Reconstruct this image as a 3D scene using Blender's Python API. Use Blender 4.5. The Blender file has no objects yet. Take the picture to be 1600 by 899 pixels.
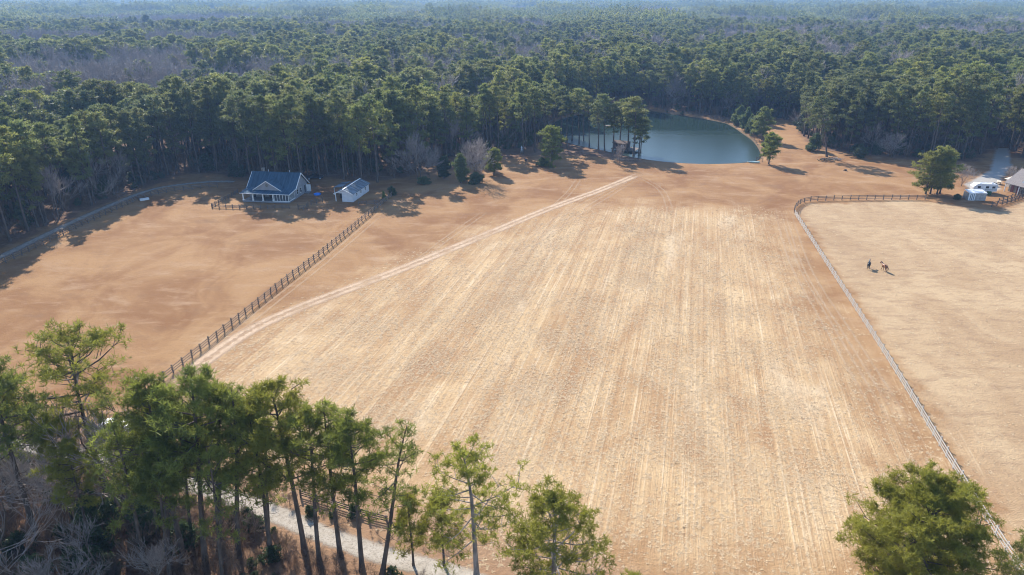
import bpy, bmesh, math, random
import numpy as np
from mathutils import Vector, Matrix, Euler

scene = bpy.context.scene
R = math.radians
random.seed(7)
RNG = np.random.default_rng(7)

# ------------------------------------------------------------------ camera
CAM_H = 56.0
FPX, HORIZON = 1081.0, -12.0
PITCH = math.atan((449.5 - HORIZON) / FPX)
cam_d = bpy.data.cameras.new('camera')
cam_d.sensor_width = 36.0
cam_d.lens = 36.0 * FPX / 1600.0
cam_d.clip_start = 0.5
cam_d.clip_end = 30000.0
cam = bpy.data.objects.new('camera', cam_d)
scene.collection.objects.link(cam)
cam.location = (0, 0, CAM_H)
cam.rotation_euler = (math.pi / 2 - PITCH, 0, 0)
scene.camera = cam

# ------------------------------------------------------------------ sky, sun, exposure
SUN_AZ = R(-23.5)      # from +Y towards -X: ahead of the camera, a little to its left
SUN_EL = R(34)
world = bpy.data.worlds.new('World')
scene.world = world
world.use_nodes = True
wn = world.node_tree
sky = wn.nodes.new('ShaderNodeTexSky')
sky.sky_type = 'NISHITA'
sky.sun_disc = False
sky.sun_elevation = SUN_EL
sky.sun_rotation = SUN_AZ
sky.air_density = 1.0
sky.dust_density = 0.3
sky.ozone_density = 3.0
wn.links.new(sky.outputs[0], wn.nodes['Background'].inputs[0])
wn.nodes['Background'].inputs[1].default_value = 0.15
sun_d = bpy.data.lights.new('sun', 'SUN')
sun_d.energy = 4.8
sun_d.angle = R(0.53)
sun_d.color = (1.0, 0.93, 0.82)
sun = bpy.data.objects.new('sun', sun_d)
scene.collection.objects.link(sun)
sdir = Vector((math.sin(SUN_AZ) * math.cos(SUN_EL), math.cos(SUN_AZ) * math.cos(SUN_EL), math.sin(SUN_EL)))
sun.rotation_euler = sdir.to_track_quat('Z', 'Y').to_euler()
sun.location = sdir * 300

scene.view_settings.view_transform = 'Standard'
scene.view_settings.look = 'None'
scene.view_settings.exposure = 1.05
scene.view_settings.gamma = 1.0
scene.cycles.use_denoising = True
scene.cycles.max_bounces = 6
scene.cycles.diffuse_bounces = 3
scene.cycles.glossy_bounces = 2
scene.cycles.transmission_bounces = 4
scene.cycles.transparent_max_bounces = 8
scene.cycles.volume_bounces = 0
scene.cycles.use_adaptive_sampling = True
scene.cycles.pixel_filter_type = 'BLACKMAN_HARRIS'
scene.cycles.filter_width = 1.05

# ------------------------------------------------------------------ helpers
def gp(px, py, z=0.0):
    """the point of height z that stands where the survey sheet (1600 x 899) marks it"""
    dx = (px - 800) / FPX
    dy = -(py - 449.5) / FPX
    d = np.array([dx, math.cos(PITCH) + dy * math.sin(PITCH), -math.sin(PITCH) + dy * math.cos(PITCH)])
    return d * ((z - CAM_H) / d[2]) + np.array([0, 0, CAM_H])

def g2(px, py, z=0.0):
    return gp(px, py, z)[:2]

def height_at(base, top_py):
    dy = -(top_py - 449.5) / FPX
    return CAM_H + base[1] * (-math.sin(PITCH) + dy * math.cos(PITCH)) / (math.cos(PITCH) + dy * math.sin(PITCH))

LINK = scene.collection.objects.link

def tag(o, label=None, cat=None, group=None, kind=None):
    if label: o['label'] = label
    if cat: o['category'] = cat
    if group: o['group'] = group
    if kind: o['kind'] = kind
    return o

def obj(name, mesh, parent=None, loc=None, rot=None, scale=None):
    o = bpy.data.objects.new(name, mesh)
    LINK(o)
    if parent: o.parent = parent
    if loc is not None: o.location = loc
    if rot is not None: o.rotation_euler = rot
    if scale is not None: o.scale = scale
    return o

def empty(name, loc, rz=0.0, label=None, cat=None, group=None):
    o = bpy.data.objects.new(name, None)
    LINK(o)
    o.empty_display_size = 0.5
    o.location = loc
    o.rotation_euler = (0, 0, rz)
    return tag(o, label, cat, group)

def mesh_np(name, V, F, mats=(), midx=None, smooth=False, fa=None):
    """V (n,3), F (m,k) all faces with k corners"""
    V = np.asarray(V, np.float32); F = np.asarray(F, np.int32)
    me = bpy.data.meshes.new(name)
    me.vertices.add(len(V)); me.vertices.foreach_set('co', V.ravel())
    k = F.shape[1]
    me.loops.add(F.size); me.loops.foreach_set('vertex_index', F.ravel())
    me.polygons.add(len(F))
    me.polygons.foreach_set('loop_start', np.arange(0, F.size, k, dtype=np.int32))
    for m in mats: me.materials.append(m)
    if midx is not None: me.polygons.foreach_set('material_index', np.asarray(midx, np.int32))
    if smooth: me.polygons.foreach_set('use_smooth', np.ones(len(F), bool))
    if fa is not None:
        for an, arr in fa.items():
            a = me.attributes.new(an, 'FLOAT', 'POINT'); a.data.foreach_set('value', np.asarray(arr, np.float32))
    me.update(calc_edges=True)
    return me

def mesh_pd(name, V, F, mat=None, smooth=False):
    me = bpy.data.meshes.new(name)
    me.from_pydata([tuple(v) for v in V], [], [tuple(f) for f in F])
    if mat: me.materials.append(mat)
    if smooth:
        for p_ in me.polygons: p_.use_smooth = True
    me.update()
    return me

class MB:
    """collects boxes and prisms that make up ONE part"""
    def __init__(s): s.V = []; s.F = []
    def add(s, V, F):
        n = len(s.V); s.V += [tuple(v) for v in V]; s.F += [tuple(i + n for i in f) for f in F]; return s
    def box(s, x0, x1, y0, y1, z0, z1):
        V = [(x, y, z) for z in (z0, z1) for x, y in ((x0, y0), (x1, y0), (x1, y1), (x0, y1))]
        return s.add(V, [(3, 2, 1, 0), (4, 5, 6, 7), (0, 1, 5, 4), (1, 2, 6, 5), (2, 3, 7, 6), (3, 0, 4, 7)])
    def slab(s, quad, t):
        """a planar polygon thickened downwards by t"""
        n = len(quad)
        V = [tuple(q) for q in quad] + [(q[0], q[1], q[2] - t) for q in quad]
        F = [tuple(range(n)), tuple(range(2 * n - 1, n - 1, -1))]
        F += [(i, i + n, (i + 1) % n + n, (i + 1) % n) for i in range(n)]
        return s.add(V, F)
    def prism(s, poly, axis, a, b):
        """poly of 2D points extruded along axis ('x' or 'y') from a to b"""
        n = len(poly)
        if axis == 'y': V = [(u, a, v) for u, v in poly] + [(u, b, v) for u, v in poly]
        elif axis == 'x': V = [(a, u, v) for u, v in poly] + [(b, u, v) for u, v in poly]
        else: V = [(u, v, a) for u, v in poly] + [(u, v, b) for u, v in poly]
        F = [tuple(range(n - 1, -1, -1)), tuple(range(n, 2 * n))]
        F += [(i, (i + 1) % n, (i + 1) % n + n, i + n) for i in range(n)]
        return s.add(V, F)
    def tube(s, p, q, r, n=8):
        p, q = Vector(p), Vector(q); d = (q - p).normalized()
        a = d.orthogonal().normalized(); b = d.cross(a)
        ring = [a * math.cos(2 * math.pi * i / n) * r + b * math.sin(2 * math.pi * i / n) * r for i in range(n)]
        V = [p + v for v in ring] + [q + v for v in ring]
        F = [tuple(range(n - 1, -1, -1)), tuple(range(n, 2 * n))] + [(i, (i + 1) % n, (i + 1) % n + n, i + n) for i in range(n)]
        return s.add(V, F)
    def build(s, name, mat, parent=None, **k):
        me = mesh_pd(name, s.V, s.F, mat)
        bm = bmesh.new(); bm.from_mesh(me); bmesh.ops.recalc_face_normals(bm, faces=bm.faces); bm.to_mesh(me); bm.free()
        return obj(name, me, parent, **k)

def sdist(poly, X, Y):
    """signed distance to a closed polygon, positive inside"""
    poly = np.asarray(poly, float); X = np.asarray(X, float); Y = np.asarray(Y, float)
    d2 = np.full(X.shape, 1e18); ins = np.zeros(X.shape, bool)
    for (x0, y0), (x1, y1) in zip(poly, np.roll(poly, -1, axis=0)):
        ex, ey = x1 - x0, y1 - y0
        t = np.clip(((X - x0) * ex + (Y - y0) * ey) / (ex * ex + ey * ey + 1e-9), 0, 1)
        d2 = np.minimum(d2, (X - x0 - t * ex) ** 2 + (Y - y0 - t * ey) ** 2)
        c = ((y0 > Y) != (y1 > Y))
        with np.errstate(divide='ignore', invalid='ignore'):
            xi = (x1 - x0) * (Y - y0) / (y1 - y0 + 1e-12) + x0
        ins ^= c & (X < xi)
    return np.where(ins, 1, -1) * np.sqrt(d2)

def pdist(line, X, Y):
    line = np.asarray(line, float)
    d2 = np.full(np.shape(X), 1e18)
    for (x0, y0), (x1, y1) in zip(line[:-1], line[1:]):
        ex, ey = x1 - x0, y1 - y0
        t = np.clip(((X - x0) * ex + (Y - y0) * ey) / (ex * ex + ey * ey + 1e-9), 0, 1)
        d2 = np.minimum(d2, (X - x0 - t * ex) ** 2 + (Y - y0 - t * ey) ** 2)
    return np.sqrt(d2)

def spline(pts, step):
    """Catmull-Rom through 2D points, resampled evenly"""
    P = [np.asarray(p_, float) for p_ in pts]
    P = [2 * P[0] - P[1]] + P + [2 * P[-1] - P[-2]]
    out = []
    for i in range(1, len(P) - 2):
        for t in np.linspace(0, 1, 24, endpoint=False):
            a, b, c, d = P[i - 1], P[i], P[i + 1], P[i + 2]
            out.append(0.5 * (2 * b + (c - a) * t + (2 * a - 5 * b + 4 * c - d) * t * t + (3 * b - a - 3 * c + d) * t ** 3))
    out.append(P[-2]); out = np.array(out)
    s = np.r_[0, np.cumsum(np.linalg.norm(np.diff(out, axis=0), axis=1))]
    n = max(2, int(round(s[-1] / step)) + 1)
    q = np.linspace(0, s[-1], n)
    return np.c_[np.interp(q, s, out[:, 0]), np.interp(q, s, out[:, 1])]

# ------------------------------------------------------------------ materials
def new_mat(name):
    m = bpy.data.materials.new(name); m.use_nodes = True
    nt = m.node_tree
    return m, nt, nt.nodes['Principled BSDF'], nt.nodes['Material Output']

def N(nt, typ, **k):
    n = nt.nodes.new(typ)
    for a, v in k.items():
        if a.startswith('_'): n.inputs[a[1:].replace('_', ' ')].default_value = v
        else: setattr(n, a, v)
    return n

def mixc(nt, fac, a, b):
    n = nt.nodes.new('ShaderNodeMix'); n.data_type = 'RGBA'
    for sock, v in ((n.inputs[0], fac), (n.inputs[6], a), (n.inputs[7], b)):
        if hasattr(v, 'is_linked'): nt.links.new(v, sock)
        elif isinstance(v, (int, float)): sock.default_value = v
        else: sock.default_value = (*v, 1)
    return n.outputs[2]

def math_n(nt, op, a, b=None, c=None):
    n = nt.nodes.new('ShaderNodeMath'); n.operation = op
    for i, v in enumerate((a, b, c)):
        if v is None: continue
        if hasattr(v, 'is_linked'): nt.links.new(v, n.inputs[i])
        else: n.inputs[i].default_value = v
    return n.outputs[0]

def ramp(nt, v, lo, hi, a=0.0, b=1.0):
    n = nt.nodes.new('ShaderNodeMapRange'); n.interpolation_type = 'SMOOTHSTEP'
    nt.links.new(v, n.inputs[0])
    for i, x in enumerate((lo, hi, a, b)): n.inputs[i + 1].default_value = x
    return n.outputs[0]

def noise(nt, vec, scale, detail=3.0, rough=0.55, dist=0.0):
    n = nt.nodes.new('ShaderNodeTexNoise')
    n.inputs['Scale'].default_value = scale; n.inputs['Detail'].default_value = detail
    n.inputs['Roughness'].default_value = rough; n.inputs['Distortion'].default_value = dist
    if vec is not None: nt.links.new(vec, n.inputs['Vector'])
    return n.outputs[0]

def world_pos(nt):
    return nt.nodes.new('ShaderNodeNewGeometry').outputs['Position']

def mapped(nt, vec, loc=(0, 0, 0), rot=(0, 0, 0), scale=(1, 1, 1), typ='POINT'):
    n = nt.nodes.new('ShaderNodeMapping'); n.vector_type = typ
    n.inputs['Location'].default_value = loc; n.inputs['Rotation'].default_value = rot; n.inputs['Scale'].default_value = scale
    nt.links.new(vec, n.inputs['Vector'])
    return n.outputs[0]

def bump(nt, bsdf, h, strength, dist=0.1):
    b = nt.nodes.new('ShaderNodeBump'); b.inputs['Strength'].default_value = strength; b.inputs['Distance'].default_value = dist
    nt.links.new(h, b.inputs['Height']); nt.links.new(b.outputs[0], bsdf.inputs['Normal'])

def simple(name, col, rough=0.7, var=0.15, scale=3.0, metal=0.0, bmp=0.0, stretch=(1, 1, 1), spec=0.5):
    """a painted or natural surface with a little tone variation and grain"""
    m, nt, b, o = new_mat(name)
    tc = nt.nodes.new('ShaderNodeTexCoord')
    v = mapped(nt, tc.outputs['Object'], scale=stretch)
    f = noise(nt, v, scale, 4.0)
    dark = tuple(c * (1 - var) for c in col); lite = tuple(min(1, c * (1 + var)) for c in col)
    nt.links.new(mixc(nt, ramp(nt, f, 0.3, 0.7), dark, lite), b.inputs['Base Color'])
    b.inputs['Roughness'].default_value = rough; b.inputs['Metallic'].default_value = metal
    b.inputs['Specular IOR Level'].default_value = spec
    if bmp: bump(nt, b, noise(nt, v, scale * 4, 3.0), bmp, 0.03)
    return m

def foliage(name, dark, lite, yellow, transl=0.35, clump=0.6):
    m, nt, b, o = new_mat(name)
    tc = nt.nodes.new('ShaderNodeTexCoord')
    oi = nt.nodes.new('ShaderNodeObjectInfo')
    off = nt.nodes.new('ShaderNodeVectorMath'); off.operation = 'ADD'
    nt.links.new(tc.outputs['Object'], off.inputs[0])
    sc = math_n(nt, 'MULTIPLY', oi.outputs['Random'], 91.0)
    nt.links.new(sc, off.inputs[1])
    f = noise(nt, off.outputs[0], clump, 3.0)
    c = mixc(nt, ramp(nt, f, 0.3, 0.7), dark, lite)
    c = mixc(nt, math_n(nt, 'MULTIPLY', ramp(nt, oi.outputs['Random'], 0.25, 1.0), 0.65), c, yellow)
    stand = noise(nt, oi.outputs['Location'], 0.011, 2.0)
    c = mixc(nt, ramp(nt, stand, 0.40, 0.68, 0.0, 0.5), c, tuple(0.55 * q + 0.06 for q in dark))
    tone = math_n(nt, 'MULTIPLY_ADD', math_n(nt, 'FRACT', math_n(nt, 'MULTIPLY', oi.outputs['Random'], 17.3)), 0.50, 0.80)
    hv = nt.nodes.new('ShaderNodeHueSaturation'); nt.links.new(c, hv.inputs['Color']); nt.links.new(tone, hv.inputs['Value'])
    c = hv.outputs[0]
    nt.links.new(c, b.inputs['Base Color'])
    b.inputs['Roughness'].default_value = 0.55
    b.inputs['Specular IOR Level'].default_value = 0.3
    t = nt.nodes.new('ShaderNodeBsdfTranslucent'); nt.links.new(c, t.inputs[0])
    mx = nt.nodes.new('ShaderNodeMixShader'); mx.inputs[0].default_value = transl
    nt.links.new(b.outputs[0], mx.inputs[1]); nt.links.new(t.outputs[0], mx.inputs[2])
    nt.links.new(mx.outputs[0], o.inputs[0])
    return m

M = {}
M['needles'] = foliage('pine_needles', (0.125, 0.148, 0.030), (0.245, 0.268, 0.042), (0.345, 0.318, 0.042), 0.5)
M['needles_mid'] = foliage('pine_needles_forest', (0.105, 0.130, 0.044), (0.205, 0.225, 0.056), (0.285, 0.270, 0.058), 0.48)
M['cedar'] = foliage('cedar_leaves', (0.075, 0.115, 0.034), (0.140, 0.185, 0.055), (0.18, 0.20, 0.06), 0.42, 1.2)
M['shrub'] = foliage('shrub_leaves', (0.035, 0.056, 0.022), (0.075, 0.105, 0.036), (0.095, 0.115, 0.04), 0.35, 1.5)
M['bark'] = simple('pine_bark', (0.088, 0.064, 0.050), 0.9, 0.45, 2.5, bmp=0.6, stretch=(1, 1, 0.3))
M['bark_pale'] = simple('pale_pine_bark', (0.24, 0.205, 0.18), 0.9, 0.4, 2.0, bmp=0.5, stretch=(1, 1, 0.3))
M['twig'] = simple('bare_twigs', (0.265, 0.222, 0.198), 0.85, 0.25, 1.0)
M['twig_dark'] = simple('brown_twigs', (0.135, 0.098, 0.076), 0.9, 0.3, 1.0)
M['litter_brush'] = simple('dead_brush', (0.185, 0.120, 0.076), 0.9, 0.3, 1.0)
M['straw'] = simple('dry_straw', (0.58, 0.43, 0.26), 0.8, 0.22, 0.3)
M['fence_dark'] = simple('weathered_wood_shade_tone', (0.120, 0.095, 0.080), 0.9, 0.35, 2.0, bmp=0.4, stretch=(1, 6, 6))  # field fence's shaded face put into the tone; also plain dark weathered wood
M['fence_mid'] = simple('brown_fence_rails', (0.215, 0.160, 0.120), 0.9, 0.35, 2.0, bmp=0.4, stretch=(1, 6, 6))
M['fence_pale'] = simple('fence_boards_sun_tone', (0.40, 0.36, 0.315), 0.85, 0.3, 1.5, bmp=0.4, stretch=(0.6, 6, 6))  # same fence wood made paler: its sunlit face is put into the colour
M['white'] = simple('white_paint', (0.74, 0.74, 0.73), 0.6, 0.08, 2.0)
M['siding'] = simple('grey_siding', (0.27, 0.268, 0.28), 0.7, 0.08, 1.0)
M['shed_white'] = simple('pale_siding', (0.58, 0.58, 0.61), 0.7, 0.08, 1.0)
M['blue_roof'] = simple('blue_metal_roof', (0.045, 0.088, 0.130), 0.8, 0.3, 0.9, bmp=0.1, stretch=(2.5, .25, .25), spec=0.06)
M['grey_roof'] = simple('grey_metal_roof', (0.15, 0.175, 0.20), 0.8, 0.55, 0.7, bmp=0.1, stretch=(.3, 2.0, .3), spec=0.08)
M['shingle'] = simple('taupe_shingles', (0.185, 0.160, 0.150), 0.9, 0.16, 3.0, bmp=0.3)
M['glass'] = simple('dark_window_glass', (0.02, 0.025, 0.03), 0.1, 0.1, 1.0)
M['screen'] = simple('insect_screen', (0.05, 0.06, 0.075), 0.6, 0.1, 1.0)
M['deck'] = simple('porch_boards', (0.20, 0.20, 0.21), 0.8, 0.2, 2.0, stretch=(6, 1, 1))
M['stone'] = simple('grey_stone_wall', (0.20, 0.185, 0.16), 0.9, 0.35, 3.0, bmp=0.6)
M['cream'] = simple('cream_boards', (0.60, 0.52, 0.41), 0.7, 0.1, 2.0)
M['maroon'] = simple('maroon_door', (0.075, 0.016, 0.02), 0.6, 0.2, 2.0)
M['barn_brown'] = simple('brown_boat_shed_boards', (0.085, 0.05, 0.036), 0.85, 0.3, 2.0, stretch=(6, 6, 1))
M['rubber'] = simple('black_rubber', (0.015, 0.015, 0.016), 0.7, 0.2, 3.0)
M['dark_paint'] = simple('dark_car_paint', (0.02, 0.024, 0.03), 0.25, 0.1, 1.0)
M['white_car'] = simple('white_car_paint', (0.56, 0.575, 0.60), 0.4, 0.12, 1.5)
M['grey_canvas'] = simple('grey_canvas', (0.30, 0.285, 0.27), 0.85, 0.2, 2.0)
M['blue_plastic'] = simple('blue_plastic', (0.012, 0.20, 0.68), 0.35, 0.08, 2.0)
M['green_plastic'] = simple('green_tarp', (0.02, 0.09, 0.045), 0.6, 0.2, 2.0)
M['teal'] = simple('pale_green_hull', (0.42, 0.55, 0.53), 0.4, 0.1, 2.0)
M['bucket'] = simple('white_plastic', (0.65, 0.67, 0.70), 0.4, 0.05, 2.0)
M['horse_black'] = simple('black_horse_coat', (0.012, 0.012, 0.015), 0.45, 0.3, 2.0)
M['horse_bay'] = simple('chestnut_horse_coat', (0.19, 0.075, 0.032), 0.5, 0.3, 2.0)

# ------------------------------------------------------------------ plan of the place (metres)
CLEARING = [(-142, 55), (-129, 112), (-126, 132)] + [g2(*q) for q in (
    (0, 392), (60, 360), (130, 334), (200, 305), (262, 282), (288, 270), (345, 272), (385, 281), (425, 288), (468, 287), (484, 275), (520, 277), (560, 283), (610, 282), (640, 275),
    (690, 254), (745, 247), (800, 238), (842, 226), (858, 208), (848, 192), (880, 179), (950, 171.5), (1010, 167.5), (1070, 175),
    (1130, 185.5), (1160, 187.5), (1222, 187), (1244, 192), (1252, 213), (1272, 232), (1330, 241), (1420, 248), (1480, 254), (1530, 252), (1548, 235), (1578, 235), (1600, 250))] + [
    (215, 236), (250, 120), (200, -80), (-150, -80)]
POND = spline([g2(*q) for q in ((872, 217), (905, 226), (945, 234), (985, 243), (1030, 250), (1090, 254), (1150, 253), (1183, 248), (1186, 236),
    (1176, 220), (1160, 208), (1142, 196), (1126, 190), (1080, 182), (1030, 175), (1000, 171), (950, 174), (900, 180), (868, 190), (860, 204), (872, 217))], 2.0)[:-1]
STUBBLE = [g2(*q) for q in ((310, 590), (420, 515), (560, 452), (700, 388), (800, 350), (880, 330), (1000, 322), (1195, 334), (1228, 420), (1300, 525), (1468, 745), (1540, 830))] + [(46, 52), (-2, 57), (-16, 66), (-34, 77)]
PASTURE = [g2(*q) for q in ((1245, 330), (1262, 318), (1420, 313), (1560, 330), (1640, 300))] + [(215, 150), (120, 30), (50, 30)]
ROAD = spline([(-100, 81), (-84, 79.5), g2(0, 690), g2(75, 704), g2(150, 716), g2(280, 752), g2(400, 792), g2(500, 834), g2(600, 868), g2(715, 899), (4, 50), (14, 44), (30, 36)], 1.5)
LROAD = spline([(-122, 120), g2(0, 402), g2(60, 373), g2(150, 331), g2(230, 299), g2(280, 289), g2(330, 284), g2(366, 284)], 1.5)
TRACK = spline([g2(262, 612), g2(330, 558), g2(400, 512), g2(480, 476), g2(560, 446), g2(640, 416), g2(740, 375), g2(850, 330), g2(940, 296), g2(1000, 272)], 1.2)
DRIVE = [g2(*q) for q in ((1556, 232), (1576, 232), (1580, 262), (1566, 278), (1562, 296), (1545, 303), (1515, 296), (1508, 288), (1528, 278), (1548, 266))]
FRONTWOOD = [(-140, 20)] + [(-100, 74.5), (-84, 74)] + [g2(*q) for q in ((0, 712), (75, 726), (150, 742), (280, 778), (400, 818), (500, 860), (560, 890))] + [(-14, 46), (-10, 20)]
OPENPINE = [g2(*q) for q in ((640, 280), (700, 266), (790, 250), (860, 240), (945, 248), (1000, 256), (1020, 250), (945, 232), (872, 216), (840, 220), (700, 252))]

# ------------------------------------------------------------------ ground
def axis(lo, a, b, hi, step):
    g = lambda d: np.array([step * 1.35 ** i for i in range(1, 60)]).cumsum()
    l = a - g(0); l = l[l > lo][::-1]; h = b + g(0); h = h[h < hi]
    return np.r_[lo, l, np.arange(a, b + 1e-6, step), h, hi]
gx = axis(-8000, -185, 215, 8000, 1.25); gy = axis(-2500, 36, 420, 9500, 1.25)
GX, GY = np.meshgrid(gx, gy); X, Y = GX.ravel(), GY.ravel()
sd_pond = sdist(POND, X, Y)
Z = np.where(sd_pond > -2.5, -0.75 * np.clip((sd_pond + 2.5) / 2.5, 0, 1) ** 1.5 - np.clip(sd_pond, 0, 6) * 0.2, 0.0)
lum = 0.10 * np.sin(X * 0.045 + 1.0) * np.cos(Y * 0.038) + 0.05 * np.sin(X * 0.11 + Y * 0.07)
nx, ny = len(gx), len(gy)
ii, jj = np.meshgrid(np.arange(nx - 1), np.arange(ny - 1)); q0 = (jj * nx + ii).ravel()
GF = np.c_[q0, q0 + 1, q0 + 1 + nx, q0 + nx]
sd_clear = sdist(CLEARING, X, Y)
att = dict(stubble=np.clip(sdist(STUBBLE, X, Y), -30, 30), pasture=np.clip(sdist(PASTURE, X, Y), -30, 30),
           woods=np.clip(np.maximum(-sd_clear, np.maximum(sdist(FRONTWOOD, X, Y), sdist(OPENPINE, X, Y) - 1.0)), -30, 30),
           pond=np.clip(sd_pond, -30, 30), verge=np.clip(9.0 - pdist(ROAD, X, Y), -30, 30),
           drive=np.clip(sdist(DRIVE, X, Y), -30, 30))

def ground_material():
    m, nt, b, o = new_mat('dormant_grass_and_soil')
    pos = world_pos(nt)
    A = lambda n: N(nt, 'ShaderNodeAttribute', attribute_name=n).outputs['Fac']
    wob = math_n(nt, 'MULTIPLY', math_n(nt, 'SUBTRACT', noise(nt, pos, 0.16, 5.0, 0.65), 0.5), 9.0)
    msk = lambda n, lo, hi: ramp(nt, math_n(nt, 'ADD', A(n), wob), lo, hi)
    # mown lawn: russet dormant grass with pale worn drifts
    big = noise(nt, mapped(nt, pos, scale=(1, 0.8, 1)), 0.055, 5.0, 0.62, 0.8)
    mid = noise(nt, mapped(nt, pos, rot=(0, 0, 0.25), scale=(0.6, 1.3, 1)), 0.16, 5.0, 0.6, 0.4)
    fine = noise(nt, pos, 1.7, 5.0, 0.7)
    grain = noise(nt, pos, 6.0, 3.0, 0.7)
    lawn = mixc(nt, ramp(nt, big, 0.32, 0.66), (0.200, 0.094, 0.037), (0.315, 0.180, 0.082))
    lawn = mixc(nt, ramp(nt, mid, 0.50, 0.74, 0, 0.7), lawn, (0.345, 0.222, 0.130))
    lawn = mixc(nt, ramp(nt, mid, 0.24, 0.46, 0.7, 0), lawn, (0.190, 0.105, 0.056))
    lawn = mixc(nt, ramp(nt, fine, 0.50, 0.75, 0, 0.5), lawn, (0.19, 0.112, 0.062))
    lawn = mixc(nt, ramp(nt, noise(nt, mapped(nt, pos, loc=(31, 7, 0), scale=(0.5, 1, 1)), 0.55, 5.0, 0.7), 0.52, 0.75, 0, 0.45), lawn, (0.36, 0.235, 0.14))
    lawn = mixc(nt, ramp(nt, grain, 0.58, 0.72, 0, 0.45), lawn, (0.15, 0.085, 0.045))
    # grazed pasture: paler tan
    past = mixc(nt, ramp(nt, big, 0.35, 0.65), (0.335, 0.222, 0.124), (0.425, 0.302, 0.176))
    past = mixc(nt, ramp(nt, noise(nt, mapped(nt, pos, scale=(0.5, 1.1, 1)), 0.5, 6.0, 0.7), 0.42, 0.72, 0, 0.7), past, (0.245, 0.158, 0.095))
    past = mixc(nt, ramp(nt, fine, 0.58, 0.78, 0, 0.5), past, (0.48, 0.37, 0.24))
    # mown hay field: straw in rows
    row = mapped(nt, pos, rot=(0, 0, R(14.3)), typ='POINT')
    s1 = noise(nt, mapped(nt, row, scale=(0.8, 0.012, 1)), 1.0, 3.0, 0.6, 0.15)
    s2 = noise(nt, mapped(nt, row, scale=(2.6, 0.018, 1)), 1.0, 2.5, 0.65, 0.1)
    s3 = noise(nt, mapped(nt, row, scale=(0.12, 0.035, 1)), 1.0, 5.0, 0.65, 0.5)
    brk = noise(nt, mapped(nt, row, loc=(5, 9, 0), scale=(0.10, 0.05, 1)), 1.0, 5.0, 0.65, 0.6)
    fl = noise(nt, mapped(nt, row, loc=(3, 1, 0), scale=(4.5, 0.05, 1)), 1.0, 3.0, 0.7, 0.1)
    stub = mixc(nt, ramp(nt, math_n(nt, 'ADD', math_n(nt, 'MULTIPLY', s1, 0.45), math_n(nt, 'MULTIPLY', brk, 0.55)), 0.36, 0.62), (0.325, 0.195, 0.098), (0.490, 0.342, 0.188))
    stub = mixc(nt, ramp(nt, fl, 0.52, 0.68, 0, 0.5), stub, (0.275, 0.160, 0.078))
    stub = mixc(nt, math_n(nt, 'MULTIPLY', ramp(nt, s2, 0.55, 0.66, 0, 0.8), ramp(nt, brk, 0.35, 0.62, 0.25, 1.0)), stub, (0.59, 0.455, 0.295))
    stub = mixc(nt, ramp(nt, s3, 0.50, 0.70, 0, 0.8), stub, (0.285, 0.155, 0.074))
    stub = mixc(nt, ramp(nt, s3, 0.26, 0.46, 0.7, 0), stub, (0.56, 0.435, 0.285))
    stub = mixc(nt, ramp(nt, fine, 0.50, 0.66, 0, 0.45), stub, (0.25, 0.15, 0.08))
    stub = mixc(nt, ramp(nt, grain, 0.54, 0.7, 0, 0.45), stub, (0.62, 0.46, 0.28))
    # leaf litter of the woods
    lit = mixc(nt, ramp(nt, fine, 0.3, 0.7), (0.105, 0.058, 0.036), (0.215, 0.125, 0.078))
    lit = mixc(nt, ramp(nt, mid, 0.5, 0.72, 0, 0.8), lit, (0.27, 0.175, 0.11))
    c = mixc(nt, msk('pasture', -1, 2), lawn, past)
    c = mixc(nt, ramp(nt, math_n(nt, 'ADD', A('stubble'), math_n(nt, 'MULTIPLY', wob, 3.4)), -13, 12), c, stub)
    c = mixc(nt, math_n(nt, 'MULTIPLY', msk('verge', -2, 4), 0.75), c, (0.27, 0.165, 0.10))
    c = mixc(nt, msk('woods', -2.0, 2.0), c, lit)
    c = mixc(nt, ramp(nt, math_n(nt, 'ADD', A('pond'), math_n(nt, 'MULTIPLY', wob, 0.3)), -2.4, -0.6), c, (0.12, 0.082, 0.05))
    c = mixc(nt, ramp(nt, math_n(nt, 'ADD', A('drive'), math_n(nt, 'MULTIPLY', wob, 0.25)), -0.8, 0.8), c, (0.33, 0.31, 0.28))
    nt.links.new(c, b.inputs['Base Color'])
    b.inputs['Roughness'].default_value = 0.95
    b.inputs['Specular IOR Level'].default_value = 0.12
    h = math_n(nt, 'ADD', math_n(nt, 'MULTIPLY', fine, 0.7), math_n(nt, 'MULTIPLY', grain, 0.4))
    h = math_n(nt, 'ADD', h, math_n(nt, 'MULTIPLY', math_n(nt, 'MULTIPLY', s2, msk('stubble', -4, 5)), 0.6))
    bump(nt, b, h, 1.0, 0.2)
    return m

gm = mesh_np('ground', np.c_[X, Y, Z + np.where(sd_pond < -4, lum, 0) * np.clip((-sd_pond - 4) / 20, 0, 1)], GF, [ground_material()], smooth=True, fa=att)
ground = tag(obj('ground', gm), kind='structure')
def gz(x, y):
    d = -float(sdist(POND, np.array([x]), np.array([y]))[0])
    if d < 4: return -0.3 if d < 1 else 0.0
    return (0.10 * math.sin(x * 0.045 + 1.0) * math.cos(y * 0.038) + 0.05 * math.sin(x * 0.11 + y * 0.07)) * min(1, (d - 4) / 20)
def gzv(x, y): return (0.10 * np.sin(x * 0.045 + 1.0) * np.cos(y * 0.038) + 0.05 * np.sin(x * 0.11 + y * 0.07))

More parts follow.
